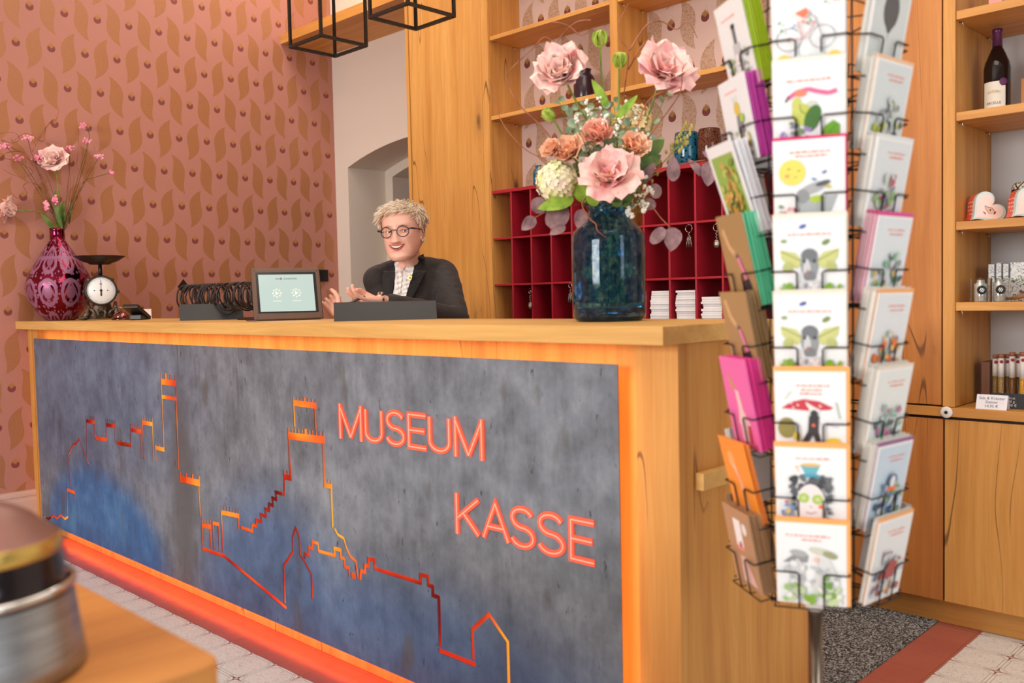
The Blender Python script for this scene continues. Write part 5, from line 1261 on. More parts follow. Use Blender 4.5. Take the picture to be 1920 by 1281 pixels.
class Card:
    """card mesh: sheet with a printed picture lying on its front"""
    def __init__(s, w=CW, h=CHh, border=(246, 246, 246), face=(242, 246, 250), th=.0016, inset=.004, env=None, ew=.004):
        s.m = MB(); s.mats = []; s.w = w; s.h = h; s.y = 0
        if env: s.m.bbox(-w/2-.0005, w/2+ew, .0017, .0027, -.0, h+.002+ew, r=.0002, m=s.i(env))
        s.m.bbox(-w/2, w/2, 0, th, 0, h, r=.0003, m=s.i(border)); s.rect(-w/2+inset, w/2-inset, inset, h-inset, face)
    def i(s, c):
        if c not in s.mats: s.mats.append(c)
        return s.mats.index(c)
    def lay(s): s.y -= .00009; return s.y
    def rect(s, x0, x1, z0, z1, c): y = s.lay(); s.m.poly([(x0, y, z0), (x1, y, z0), (x1, y, z1), (x0, y, z1)], s.i(c))
    def poly(s, P, c): y = s.lay(); s.m.poly([(x, y, z*.9) for x, z in P], s.i(c))
    def ell(s, cx, cz, rx, rz, c, rot=0, n=20):
        y = s.lay(); r_ = RD(rot); s.m.poly([(cx+rx*cos(t)*cos(r_)-rz*sin(t)*sin(r_), y, cz*.9+rx*cos(t)*sin(r_)+rz*sin(t)*cos(r_)) for t in [2*pi*i/n for i in range(n)]], s.i(c))
    def line(s, P, w_, c):
        for a, b in zip(P, P[1:]):
            d = Vector((b[0]-a[0], b[1]-a[1])); L = d.length
            if L < 1e-6: continue
            n_ = Vector((-d.y, d.x))/L*w_/2; y = s.lay(); s.m.poly([(a[0]-n_.x, y, (a[1]-n_.y)*.9), (b[0]-n_.x, y, (b[1]-n_.y)*.9), (b[0]+n_.x, y, (b[1]+n_.y)*.9), (a[0]+n_.x, y, (a[1]+n_.y)*.9)], s.i(c))
    def ringl(s, cx, cz, r_, w_, c): s.line([(cx+r_*cos(t), cz+r_*sin(t)) for t in [2*pi*i/20 for i in range(21)]], w_, c)
    def words(s, z, seed=0, x0=-.034, x1=.034, c=(250, 150, 128), hgt=.0026):
        r_ = random.Random(seed); x = x0
        while x < x1:
            w_ = r_.uniform(.003, .010); s.rect(x, min(x+w_, x1), z*.9, z*.9+hgt*r_.uniform(.7, 1.2), c); x += w_+.0018
    def scatter(s, n_, box, cols, r0, r1, seed):
        r_ = random.Random(seed)
        for _ in range(n_): s.ell(r_.uniform(box[0], box[1]), r_.uniform(box[2], box[3]), r_.uniform(r0, r1), r_.uniform(r0, r1)*.7, r_.choice(cols), r_.uniform(0, 180), 10)
    def build(s, name, **k): return s.m.build(name, [colr(*c) for c in s.mats], **k)
GRN, GRY, DG, PNK, VIO, YL = (132, 176, 62), (150, 156, 162), (92, 98, 106), (240, 110, 160), (160, 140, 196), (226, 220, 120)
def d_bike(s):
    for cx in (-.030, .022): s.ringl(cx, .066, .020, .0010, DG); s.ringl(cx, .066, .003, .001, DG)
    s.line([(-.030, .066), (-.006, .066), (.012, .092), (-.016, .094), (-.006, .066)], .0014, (200, 90, 90)); s.line([(.022, .066), (.012, .100), (.004, .106)], .0014, DG)
    s.poly([(-.020, .110), (-.002, .118), (.002, .110), (-.006, .100)], (246, 130, 100)); s.scatter(9, (-.045, .045, .08, .135), [(90, 140, 190), (246, 150, 120), (110, 160, 120)], .002, .004, 4)
    for cx in (-.038, .040): s.ell(cx, .022, .014, .016, (240, 204, 90)); s.ell(cx, .020, .006, .007, (70, 50, 44))
    for cx in (-.014, .004, .020): s.ell(cx, .026, .009, .011, (206, 220, 214)); s.ell(cx, .028, .005, .005, (246, 120, 90))
def d_frog(s):
    s.words(.128, 2); s.line([(-.032, .100), (-.018, .110), (.0, .114), (.016, .108), (.032, .104), (.044, .108)], .0075, PNK); s.ell(-.012, .108, .010, .006, (246, 140, 120)); s.line([(-.036, .094), (-.030, .104)], .004, (120, 110, 120))
    s.ell(-.010, .070, .016, .018, (196, 206, 100), 20); s.ell(-.018, .086, .008, .014, (206, 212, 116)); s.line([(-.014, .088), (-.012, .076), (-.004, .070)], .0012, (90, 110, 50)); s.ell(.006, .088, .008, .005, (210, 216, 206)); s.ell(.006, .062, .012, .022, (74, 120, 60), -20)
    s.poly([(.014, .012), (.024, .046), (.038, .056), (.048, .048), (.048, .012)], (110, 170, 50)); s.line([(.018, .016), (.044, .050)], .0012, (70, 130, 40)); s.scatter(26, (-.046, .002, .012, .056), [VIO, (186, 170, 214), (120, 150, 96), (100, 130, 80)], .003, .006, 7)
def d_moon(s):
    s.words(.140, 5, -.030, .034); s.words(.133, 8, -.020, .028); s.ell(-.026, .106, .021, .021, (238, 226, 110)); s.line([(-.034, .112), (-.028, .113)], .0016, DG); s.line([(-.018, .108), (-.013, .109)], .0016, DG); s.ell(-.034, .100, .004, .003, (246, 170, 110)); s.line([(-.024, .097), (-.018, .098)], .001, DG)
    s.ell(.006, .076, .022, .008, (176, 180, 184), 20); s.ell(.022, .084, .012, .004, DG, 15); s.poly([(-.012, .020), (.028, .020), (.044, .062), (-.018, .056)], (176, 184, 188)); s.ell(.012, .056, .012, .006, (180, 206, 80)); s.ell(-.010, .062, .010, .012, (150, 154, 158))
    s.ell(.024, .104, .004, .002, (90, 100, 170), 30); s.ell(.008, .092, .004, .002, (80, 140, 190), -20); s.ell(.030, .078, .004, .003, (210, 196, 90)); s.scatter(18, (-.046, -.02, .012, .05), [(246, 140, 90), (206, 90, 120), (170, 180, 170), (130, 150, 110)], .002, .005, 3); s.rect(-.036, .048, .010, .013, (70, 130, 80))
def d_cow(s):
    s.words(.132, 9); s.ell(-.010, .148, .006, .003, (70, 100, 180), 20); s.ell(.026, .118, .007, .004, (130, 150, 90), 30); s.ell(-.040, .122, .005, .003, (150, 170, 120))
    for q in (-1, 1): s.poly([(q*.010, .082), (q*.022, .100), (q*.046, .106), (q*.044, .090), (q*.034, .076), (q*.020, .070)], (206, 212, 140)); s.ell(q*.034, .074, .008, .010, (190, 200, 130), q*30); s.line([(q*.012, .084), (q*.044, .103)], .0012, (120, 130, 70))
    s.ell(0, .078, .014, .026, GRY); s.ell(0, .094, .013, .012, (120, 126, 134)); s.ell(-.004, .066, .006, .020, (206, 212, 216)); s.ell(0, .056, .010, .009, (130, 134, 140)); s.ell(-.008, .084, .0022, .003, (40, 40, 44)); s.ell(.008, .084, .0022, .003, (40, 40, 44))
    s.poly([(-.020, .012), (-.016, .048), (.018, .048), (.022, .012)], (214, 216, 220)); s.scatter(16, (-.018, .02, .012, .045), [(240, 236, 236), GRY, (190, 190, 196)], .003, .007, 5); s.scatter(12, (-.047, -.026, .012, .04), [GRN, (150, 186, 100)], .004, .008, 6); s.scatter(12, (.026, .047, .012, .04), [GRN, (150, 186, 100)], .004, .008, 8); s.scatter(5, (-.04, .04, .05, .08), [(246, 110, 90)], .001, .002, 9)
def d_mush(s):
    s.words(.136, 11, -.022, .030); s.words(.128, 12, -.014, .018); s.words(.121, 13, -.016, .018)
    s.poly([(-.046, .094), (-.030, .106), (-.010, .112), (.014, .108), (.036, .096), (.030, .092), (-.006, .090)], (206, 66, 80)); s.scatter(7, (-.032, .02, .094, .106), [(240, 220, 220)], .0015, .003, 3); s.poly([(-.008, .108), (.0, .088), (.008, .080), (.016, .092), (.006, .098)], (236, 232, 232))
    s.poly([(-.002, .080), (.014, .080), (.012, .050), (.020, .014), (.012, .014), (.004, .044), (-.010, .014), (-.020, .018), (-.004, .050)], (62, 62, 66)); s.ell(.006, .084, .006, .007, (62, 62, 66)); s.ell(.005, .062, .003, .003, (240, 110, 80)); s.ell(-.038, .056, .014, .018, (150, 140, 80)); s.ell(.036, .030, .012, .008, (230, 206, 70)); s.line([(.014, .066), (.044, .060)], .001, VIO); s.line([(-.040, .112), (-.030, .128)], .001, (150, 180, 140)); s.line([(.046, .076), (.040, .108)], .002, (170, 190, 170)); s.ell(-.022, .040, .006, .008, (222, 200, 90))
def d_lady(s):
    s.words(.142, 15, -.024, .030); s.poly([(-.016, .130), (.016, .132), (.008, .112), (-.008, .112)], (110, 186, 204)); s.ell(0, .131, .016, .003, (230, 190, 110)); s.ell(0, .110, .016, .004, (90, 170, 196)); s.line([(-.016, .126), (-.024, .128), (-.018, .118)], .0016, (230, 190, 110))
    s.scatter(34, (-.030, .030, .082, .106), [DG, (70, 74, 80), (110, 114, 120)], .005, .008, 4); s.scatter(10, (-.030, -.022, .04, .085), [DG, (70, 74, 80)], .004, .006, 5); s.scatter(10, (.024, .032, .02, .085), [DG, (70, 74, 80)], .004, .006, 6)
    s.ell(0, .056, .023, .036, (240, 234, 236)); s.ell(-.011, .068, .009, .009, (176, 206, 110)); s.ell(.011, .066, .009, .009, (176, 206, 110)); s.ell(-.011, .068, .004, .004, (206, 222, 150)); s.ell(.011, .066, .004, .004, (206, 222, 150)); s.line([(-.008, .040), (0, .037), (.009, .041)], .0014, (140, 90, 100)); s.line([(-.002, .052), (.002, .050)], .0012, DG); s.ell(.016, .052, .004, .0035, (250, 120, 60))
    s.scatter(12, (-.046, -.026, .018, .06), [(110, 150, 196), (160, 190, 214), (206, 90, 110), (226, 200, 110)], .003, .006, 7)
def d_two(s):
    s.words(.138, 18, -.040, .030); s.words(.130, 19, -.014, .018)
    s.poly([(-.046, .084), (-.020, .108), (-.004, .100), (-.006, .086)], (150, 150, 156)); s.ell(-.020, .104, .014, .006, (176, 180, 182), -10); s.ell(.020, .108, .024, .007, (210, 214, 196), -14); s.ell(.030, .104, .012, .006, (160, 162, 130), -20)
    s.poly([(-.036, .020), (-.034, .078), (-.022, .094), (-.010, .078), (-.008, .020)], (214, 218, 222)); s.poly([(.002, .020), (.008, .074), (.014, .096), (.030, .094), (.044, .060), (.046, .020)], (222, 226, 226)); s.scatter(20, (-.04, .045, .03, .085), [(200, 204, 210), (236, 238, 240), (184, 188, 192)], .003, .009, 5); s.ell(.008, .094, .004, .005, (246, 200, 180)); s.scatter(24, (-.047, .047, .010, .040), [(160, 196, 130), (196, 216, 170), GRN, (232, 238, 226)], .004, .011, 8); s.scatter(4, (.020, .04, .03, .06), [(110, 160, 70)], .003, .006, 9)
def deco(seed, cols, words=True, figs=None):
    def f(s):
        r_ = random.Random(seed)
        if words: s.words(.138, seed, -.02, .034); s.words(.130, seed+1, -.012, .03)
        for i in range(3): s.line([(r_.uniform(-.03, .03), .015), (r_.uniform(-.02, .02), r_.uniform(.06, .10))], .0012, DG)
        s.scatter(26, (-.044, .044, .012, .062), cols, .004, .010, seed); s.scatter(14, (-.026, .028, .055, .098), cols+[GRY, (214, 218, 222)], .004, .009, seed+3)
    return f
def place(o, k, i, dy, dz=0, rx=0, rz=0, dx=0):
    o.matrix_world = Matrix.Translation(RC) @ local(k, i) @ Matrix.Translation((dx, dy, dz)) @ Euler((rx, rz, 0)).to_matrix().to_4x4(); return o
rc = random.Random(5)
ORG = (252, 178, 106)
FR = [(d_two, 'bottom card of the front column: two pale figures with hats over green hills', ORG), (d_lady, 'front column card with a curly head, teal cup hat and cucumber eyes', ORG), (d_mush, 'front column card with a red mushroom cap and dark cat figure', ORG),
      (d_cow, 'lower of the two winged cow cards in the front column', (240, 232, 220)), (d_cow, 'upper of the two winged cow cards in the front column', (240, 232, 220)), (d_moon, 'front column card with a yellow moon and a bath tub', (216, 40, 110)), (d_frog, 'front column card with a frog, purple flowers and a pink ribbon', (240, 236, 226)), (d_bike, 'topmost front column card with bicycle and sunflowers', (234, 236, 238))]
tiers = ['bottom', 'second', 'third', 'fourth', 'fifth', 'sixth', 'seventh', 'top']
def stack(k, i, n_, env, lab, grp, gap=.0038, y0=.0045, w=CW, h=CHh, cardc=(238, 238, 234)):
    """the cards behind the front one; each is a thing of its own"""
    src = None
    for j in range(n_):
        if src is None:
            c = Card(w, h, cardc, cardc, .0014, .002, env, .0015 if k != 1 else .003); src = c.build('greeting_card'); o = src
        else: o = src.copy(); COL.objects.link(o)
        place(o, k, i, y0+j*gap, rc.uniform(0, .003), 0, rc.uniform(-.012, .012), rc.uniform(-.0012, .0012)); tag(o, lab, 'card', grp)
for i, (fn, lab, env) in enumerate(FR):
    c = Card(env=env, ew=.006 if env == ORG else .0025); fn(c); o = c.build('greeting_card'); place(o, 0, i, 0); tag(o, lab, 'card')
    stack(0, i, 3, env, 'card tucked behind the front card in the %s pocket of the front column' % tiers[i], 'hidden cards, front column, %s pocket' % tiers[i])
# right column (face 1)
T_ = (120, 190, 180)
RR = [((236, 238, 240), ORG, [(170, 90, 90), (110, 110, 150), (222, 170, 110), (200, 206, 214)], 'grey white card with red roofs at the bottom of the right column'),
      ((206, 224, 240), (150, 90, 150), [(90, 130, 170), (70, 90, 120), (120, 170, 90), (236, 240, 244)], 'pale blue card with mountains and an orange bow in the right column'),
      ((238, 242, 240), (236, 222, 206), [T_, (90, 100, 110), (150, 190, 170), (206, 120, 170)], 'card with teal trees in the right column'),
      ((236, 240, 244), ORG, [(240, 130, 60), (160, 200, 180), (236, 190, 120), (120, 110, 130)], 'orange edged card with orange butterflies in the right column'),
      ((232, 240, 246), (226, 70, 150), [(110, 190, 150), (90, 90, 100), (196, 226, 210), (220, 190, 120)], 'magenta edged card with a mint scene in the right column'),
      ((230, 236, 240), (232, 236, 236), [(150, 190, 120), (196, 90, 110), (110, 120, 150), (206, 222, 200)], 'white card with a grey cat and red ribbon in the right column'),
      ((222, 230, 232), (246, 200, 160), [(190, 196, 60), (120, 150, 170), (206, 214, 206), (90, 100, 110)], 'white card with olive bird in the right column'),
      ((218, 224, 224), (226, 230, 228), [(90, 94, 98), (70, 72, 76), (206, 130, 150), (170, 190, 150)], 'top card of the right column with a dark balloon')]
for i, (face, env, cols, lab) in enumerate(RR):
    c = Card(face=face, env=env, ew=.004)
    if i == 7: c.ell(0, .118, .024, .030, (84, 84, 88)); c.poly([(-.016, .096), (.016, .096), (.003, .078), (-.003, .078)], (84, 84, 88)); c.line([(0, .078), (0, .066)], .001, DG)
    else:
        deco(40+i, cols)(c)
        if i == 1: c.ell(-.006, .078, .007, .005, (250, 120, 50)); c.ell(.008, .078, .007, .005, (250, 120, 50)); c.ell(0, .094, .014, .012, (90, 120, 160)); c.ell(0, .092, .008, .010, (236, 240, 244))
        if i == 3: c.ell(-.020, .066, .009, .006, (240, 120, 50), 30); c.ell(.014, .072, .010, .006, (240, 120, 50), -30)
        if i == 0: c.poly([(-.03, .05), (.0, .085), (.02, .075), (.012, .045)], (170, 70, 70))
    o = c.build('greeting_card'); place(o, 1, i, 0); tag(o, lab, 'card')
    stack(1, i, (2, 7, 6, 7, 6, 6, 6, 3)[i], {3: (246, 236, 226), 4: (226, 90, 150)}.get(i, (232, 228, 220)), 'card in the stack in the %s pocket of the right column' % tiers[i], 'card stack, right column, %s pocket' % tiers[i])
# left column (face -1): kraft and coloured envelopes, fanned
KR = (170, 136, 92)
def d_kraft(s):
    s.line([(-.034, .150), (-.024, .122), (-.004, .104)], .012, (214, 172, 124)); s.ell(-.034, .150, .007, .007, (214, 172, 124)); s.line([(-.006, .106), (.004, .098)], .007, (150, 140, 130)); s.line([(.002, .102), (.010, .094)], .010, (60, 52, 58)); s.line([(.006, .098), (.026, .048)], .011, (236, 130, 170)); s.line([(.012, .098), (.030, .052)], .003, (130, 60, 140)); s.poly([(.004, .05), (.034, .056), (.046, .02), (.0, .02)], (50, 44, 56)); s.rect(.006, .040, .012, .022, (222, 220, 214))
def d_pinkbag(s):
    s.line([(-.030, .146), (-.020, .130), (-.006, .118)], .012, (206, 150, 110)); s.poly([(-.010, .120), (.004, .116), (.010, .080), (.030, .050), (.010, .030), (-.016, .050), (-.008, .080)], (246, 206, 206)); s.rect(-.010, .016, .012, .052, (236, 200, 206)); s.rect(.018, .030, .012, .044, (186, 60, 70))
def d_orange(s):
    s.ell(-.016, .12, .014, .016, (252, 176, 110)); s.line([(-.012, .11), (.004, .085), (.010, .050), (.016, .02)], .010, (250, 200, 176)); s.line([(.0, .1), (.012, .06)], .002, (240, 90, 40))
def d_bottle(s):
    s.words(.140, 61, -.036, .02); s.rect(-.010, .018, .018, .080, (196, 202, 206)); s.rect(-.002, .010, .080, .106, (110, 114, 120)); s.rect(-.003, .011, .106, .114, (50, 52, 56)); s.rect(-.006, .014, .026, .062, (240, 240, 240)); s.words(.046, 63, -.003, .012, (90, 90, 96)); s.ell(.004, .056, .002, .002, (200, 50, 60)); s.scatter(20, (-.044, -.014, .014, .066), [(150, 180, 130), (120, 150, 160), (186, 200, 150)], .003, .006, 3); s.scatter(20, (.022, .044, .014, .07), [(150, 180, 130), (120, 150, 160), (110, 120, 120)], .003, .006, 4)
def d_girl(s):
    s.words(.138, 65, -.034, .02); s.poly([(-.004, .056), (.0, .094), (.018, .094), (.026, .056)], (130, 134, 142)); s.ell(.006, .104, .012, .012, (222, 196, 90)); s.line([(.0, .114), (-.004, .128)], .001, GRN); s.line([(.008, .114), (.010, .130)], .001, GRN); s.scatter(24, (-.014, .042, .012, .066), [(170, 120, 70), (196, 190, 110), (130, 90, 70), (200, 206, 170)], .003, .007, 3); s.ell(.024, .084, .008, .008, (176, 206, 90))
def d_photo(s):
    s.rect(-.046, .046, .022, .146, (150, 182, 90)); s.scatter(40, (-.040, .040, .03, .145), [(190, 206, 110), (120, 150, 60), (206, 170, 90), (160, 120, 70)], .006, .013, 7); s.scatter(30, (-.030, .036, .03, .085), [(216, 160, 70), (230, 190, 110), (90, 80, 50)], .004, .009, 8); s.rect(-.046, .046, .010, .03, (70, 110, 60))
def d_label(s):
    s.rect(-.018, .012, .070, .128, (248, 246, 246)); s.rect(-.018, .012, .070, .078, (246, 150, 140)); s.ell(.0, .09, .006, .006, (170, 80, 110)); s.ell(.028, .128, .010, .011, (240, 238, 236)); s.poly([(-.014, .012), (-.010, .066), (.010, .066), (.044, .012)], (232, 196, 186)); s.line([(.012, .060), (.030, .014)], .004, (246, 190, 186))
LL = [(d_label, (186, 146, 110), (186, 146, 110), (176, 136, 100), 6, 'kraft card pack with white label at the bottom of the left column', 0, CHh), (d_orange, (246, 150, 50), (246, 150, 50), (246, 140, 60), 2, 'bright orange card in the left column', .05, CHh), (d_pinkbag, (240, 110, 180), (240, 110, 180), (230, 60, 150), 7, 'hot pink card pack in the left column', .0, CHh*1.12),
      (d_kraft, KR, KR, (150, 118, 78), 5, 'kraft card with pink tied roll, under the mint enveloped one', 0, CHh*1.05), (d_kraft, KR, KR, (96, 206, 160), 7, 'kraft card with pink tied roll in front of mint green envelopes', .02, CHh*1.12), (d_photo, (238, 240, 244), (238, 240, 244), (236, 236, 240), 5, 'white framed landscape photo card leaning out of the left column', .13, CHh*1.12),
      (d_girl, (240, 240, 242), (234, 238, 242), (206, 70, 176), 7, 'white card with pineapple headed figure before purple envelopes', 0, CHh), (d_bottle, (240, 240, 236), (236, 240, 242), (178, 206, 40), 7, 'top left card with a spirit bottle before lime green envelopes', .03, CHh*1.05)]
for i, (fn, bd, face, env, n_, lab, lean, hh) in enumerate(LL):
    c = Card(CW, hh, bd, face, env=None); fn(c); o = c.build('greeting_card'); place(o, 5, i, 0, 0, lean, 0, .004); tag(o, lab, 'card')
    src = None
    for j in range(n_):
        if src is None:
            c = Card(CW-.002, hh-.004, env, env, .0022, .002); src = c.build('greeting_card'); o = src
        else: o = src.copy(); COL.objects.link(o)
        place(o, 5, i, .0040+j*.0046, rc.uniform(0, .003), lean*.8+rc.uniform(0, .015), 0, .004+rc.uniform(0, .002)); tag(o, 'card in the stack in the %s pocket of the left column' % tiers[i], 'card', 'card stack, left column, %s pocket' % tiers[i])
# faces turned away: cards seen edge-on or from behind
BKC = [(176, 140, 104), (236, 236, 236), (206, 214, 224), (236, 200, 150)]
for k in (2, 3, 4):
    for i in range(8):
        c = Card(border=BKC[(i+k) % 4], face=BKC[(i+k) % 4]); deco(90+i*3+k, [(150, 170, 190), (200, 190, 120), (190, 120, 110)], False)(c); src = c.build('greeting_card')
        for j in range(3):
            o = src if j == 0 else src.copy()
            if j: COL.objects.link(o)
            place(o, k, i, j*.004, 0); tag(o, 'card on the far side of the spinner, %s face, %s pocket' % (('right rear', 'rear', 'left rear')[k-2], tiers[i]), 'card', 'cards on the %s face, %s pocket' % (('right rear', 'rear', 'left rear')[k-2], tiers[i]))
# ================================================================ goods on the right shelf unit
def on(px, y, z): p = at(px, 600, y=y); return (p.x, y, z)
L1, L2, L3, L4, LG_ = 1.1202, 1.3902, 1.7522, 2.0852, .7642
x, y, z = on(1868, 1.72, L3)
t = thing('wine_bottle', 'dark red wine bottle with cream label and purple seal on the right shelf unit', 'bottle', (x, y, z), face_cam(x, y, -6))
MB().lathe([(.034, 0), (.0405, .004), (.0415, .02), (.0415, .155), (.038, .175), (.026, .205), (.0165, .225), (.0155, .232)], 40).build('bottle_body', flat(22, 12, 14, .06), t)
MB().lathe([(.0158, .226), (.0150, .275), (.0165, .277), (.0165, .288), (.013, .290)], 28).build('capsule', flat(92, 44, 84, .25, .4), t)
def arcsheet(r, a0, a1, z0, z1, n=14):
    m = MB(); m.grid(lambda u, v: Vector((r*sin(RD(a0+(a1-a0)*u)), -r*cos(RD(a0+(a1-a0)*u)), z0+(z1-z0)*v)), n, 1); return m
lb_ = arcsheet(.0418, -62, 42, .012, .108).build('label_paper', flat(226, 220, 206, .6), t)
M_pur = flat(90, 30, 80, .5)
m = MB(); m.ball((0, 0, 0), .0135, sc=(1, 1, .14), mat=R90); o = m.build('round_seal', M_pur, t); o.location = (.0415*sin(RD(32)), -.0415*cos(RD(32)), .105); o.rotation_euler = (0, 0, RD(32))
RX = Matrix.Rotation(pi/2, 4, 'X'); RL = Matrix.Rotation(RD(-10), 4, 'Z')
mesh_text('ARCELLE', .012, M_pur, lb_, RL @ Matrix.Translation((0, -.0422, .036)) @ RX, bend=.042)
m = MB(); [m.box(-.020+i*.004, -.018+i*.004, -.0424, -.0420, .070, .074+.006*sin(pi*i/10), 0, RL) for i in range(11)]; m.build('vignette', flat(200, 176, 140, .6), lb_)
x, y, z = on(1931, 1.80, L3); o = BB(-.03, .03, -.01, .01, 0, .125, r=.002).build('wooden_board', W_door); o.location = (x, y, z); tag(o, 'brown wooden board standing at the far right beside the wine bottle', 'board')
x, y, z = on(1866, 1.66, L4); t = MB().box(-.02, .02, -.012, .012, 0, .06).box(-.015, .0, -.0125, -.0119, .0, .012, 1).box(.004, .016, -.0125, -.0119, .002, .02, 1).build('pink_box', [flat(236, 160, 160, .6), flat(246, 220, 220, .6)]); t.location = (x, y, z); tag(t, 'pink printed box on the highest shelf above the wine bottle', 'box')
# heart tins
def heart(n=40):
    P = []
    for i in range(n):
        t_ = 2*pi*i/n; P.append((16*sin(t_)**3/16, (13*cos(t_)-5*cos(2*t_)-2*cos(3*t_)-cos(4*t_))/16))
    return P
HP_ = heart()
def heart_tin(px, y, label, flipx=1):
    x, y, z = on(px, y, L2); t = thing('heart_tin', label, 'tin', (x, y, z), face_cam(x, y, 24)); s_ = .060; rot = RD(-52)
    Q = [(s_*(a*cos(rot)-b*sin(rot)), s_*.92*(a*sin(rot)+b*cos(rot))) for a, b in HP_]; mz = min(b for a, b in Q); Q = [(a, b-mz+.0005) for a, b in Q]
    cx = sum(a for a, b in Q)/len(Q); cz = sum(b for a, b in Q)/len(Q)
    def ex(k, y0, y1, m): 
        mb = MB(); P = [(cx+(a-cx)*k, max(.0003, cz+(b-cz)*k)) for a, b in Q]; mb.prism([(a, y0, b) for a, b in P], (0, y1-y0, 0)); return mb
    n = NB('coral_dotted'); d = n.voro(n.x, n.y, n.z, 75, .15).step(.28, .22); M = n.set(color=n.mix(d, srgb(222, 92, 74), srgb(250, 226, 210)), rough=.3)
    ex(.97, .004, .052, 0).build('tin_body', M, t)
    ex(1.0, -.012, .006, 0).build('lid', flat(196, 214, 210, .2), t); f = ex(.86, -.0135, -.0118, 0).build('lid_panel', flat(244, 218, 206, .3), t)
    k = Card(.001, .001); k.m = MB(); k.mats = []; k.y = -.0136
    ox, oz = cx+.004, cz
    k.poly([(ox-.014, oz+.016), (ox-.004, oz+.010), (ox+.010, oz+.006), (ox+.016, oz-.004), (ox+.010, oz-.014), (ox, oz-.014), (ox-.006, oz-.004), (ox-.012, oz+.004)], (226, 186, 160))
    k.line([(ox-.014, oz+.016), (ox-.004, oz+.010), (ox+.010, oz+.006), (ox+.017, oz-.006)], .0018, (100, 30, 34)); k.ell(ox+.004, oz-.001, .0026, .0034, (60, 40, 40)); k.ell(ox+.018, oz-.012, .006, .0032, (130, 40, 40), 60); k.poly([(ox-.022, oz-.004), (ox-.010, oz-.012), (ox-.012, oz-.018), (ox-.018, oz-.010)], (176, 40, 44)); k.line([(ox-.014, oz+.016), (ox-.012, oz+.004), (ox-.006, oz-.004), (ox, oz-.014), (ox+.010, oz-.014)], .0012, (150, 80, 70))
    k.build('deer_print', parent=f)
heart_tin(1848, 1.64, 'heart shaped tin with coral dotted side and deer drawing, left one, fully in view'); heart_tin(1926, 1.62, 'heart shaped tin with coral dotted side cut off by the right edge of the photo')
def ikat():
    n = NB('black_white_diamond_pattern'); a = n.y.m('ARCTAN2', n.x); u = a*4/pi*1.0; v = n.z/.045
    p = u+v; q = u-v; fp = (p-(p+.5).m('FLOOR')).m('ABSOLUTE'); fq = (q-(q+.5).m('FLOOR')).m('ABSOLUTE')
    ln = fp.m('MINIMUM', fq).step(.10, .06); dot = ((fp-.5).m('ABSOLUTE')+(fq-.5).m('ABSOLUTE')); d1 = dot.step(.12, .09); d2 = (dot-.24).m('ABSOLUTE').step(.06, .04)
    bd = (n.z-.105).m('ABSOLUTE').step(.006, .005)
    return n.set(color=n.mix(ln.m('MAXIMUM', d1).m('MAXIMUM', d2).m('MAXIMUM', bd), srgb(222, 214, 198), srgb(30, 28, 32)), rough=.5)
x, y, z = on(1926, 1.80, L2); o = MB().lathe([(.045, 0), (.050, .004), (.050, .118), (.047, .126), (.040, .134), (.01, .138)], 40).build('patterned_canister', ikat()); o.location = (x, y, z); tag(o, 'round canister with black and white diamond pattern behind the right heart tin', 'canister')
# candle glasses
for px, y_, lab in ((1838, 1.60, 'left of the two clear boxes with a round black label on the lowest open shelf'), (1873, 1.615, 'right of the two clear boxes with a round black label on the lowest open shelf')):
    x, y, z = on(px, y_, L1); t = thing('clear_box', lab, 'box', (x, y, z), face_cam(x, y, 8))
    g = MB(); g.bbox(-.031, .031, -.031, .031, .0003, .078, r=.002); g.build('shell', glass('clear_plastic', (.96, .97, .97), .02, 1.12), t)
    MB().lathe([(.018, .001), (.0195, .004), (.0195, .060), (.012, .064), (.012, .074)], 28).build('jar', flat(206, 210, 206, .2, .5), t)
    l_ = MB(); l_.ball((0, 0, 0), .0150, 0, 24, 8, sc=(1, 1, .04), mat=R90); l_ = l_.build('round_label', BLACK, t); l_.location = (0, -.0325, .040)
    s_ = MB(); [s_.box(-.0012, .0012, -.0015, -.0007, -.007+abs(i)*.002, .007-abs(i)*.002, 0, Matrix.Rotation(RD(28), 4, 'Y') @ Matrix.Translation((i*.0048, 0, 0))) for i in (-1, 0, 1)]; s_.build('label_strokes', flat(236, 236, 232, .5), l_)
def floral():
    n = NB('floral_print'); d = n.voro(n.x*1.0, n.y, n.z, 34, 1); c = n.voro(n.x, n.y, n.z, 34, 1, out='Color'); l_ = (n.noise(n.x, n.y, n.z, 38, 1, .5, 2)-.5).m('ABSOLUTE').step(.035, .02)
    col = n.mix(l_, srgb(222, 222, 224), srgb(92, 110, 56)); col = n.mix(d.step(.30, .26), col, n.ramp(n.noise(n.x, n.y, n.z, 16, 0), [(.42, srgb(64, 64, 50)), (.5, srgb(120, 96, 90)), (.6, srgb(140, 100, 150))]))
    return n.set(color=col, rough=.2)
M_fl = floral(); xs = (1852, 1866.5, 1879.5, 1893, 1926, 1960)
for i in range(5):
    a, b = on(xs[i], 1.72, L1), on(xs[i+1], 1.72, L1); tz = .128+.004*(i % 2)
    t = thing('gift_box', ('narrow flower printed box, leftmost of the row on the lowest open shelf', 'second flower printed box from the left on the lowest open shelf', 'third flower printed box from the left on the lowest open shelf', 'wide flower printed box with a purple bloom at the right edge', 'flower printed box cut off by the right edge of the photo')[i], 'box', ((a[0]+b[0])/2, 1.72, L1))
    w_ = b[0]-a[0]-.0015; BB(-w_/2, w_/2, 0, .10, .0002, tz, r=.0015).build('box_body', M_fl, t); B(w_/2-.0035, w_/2+.0002, -.0004, .0, .001, tz-.001).build('ribbon', flat(46, 52, 84, .4), t)
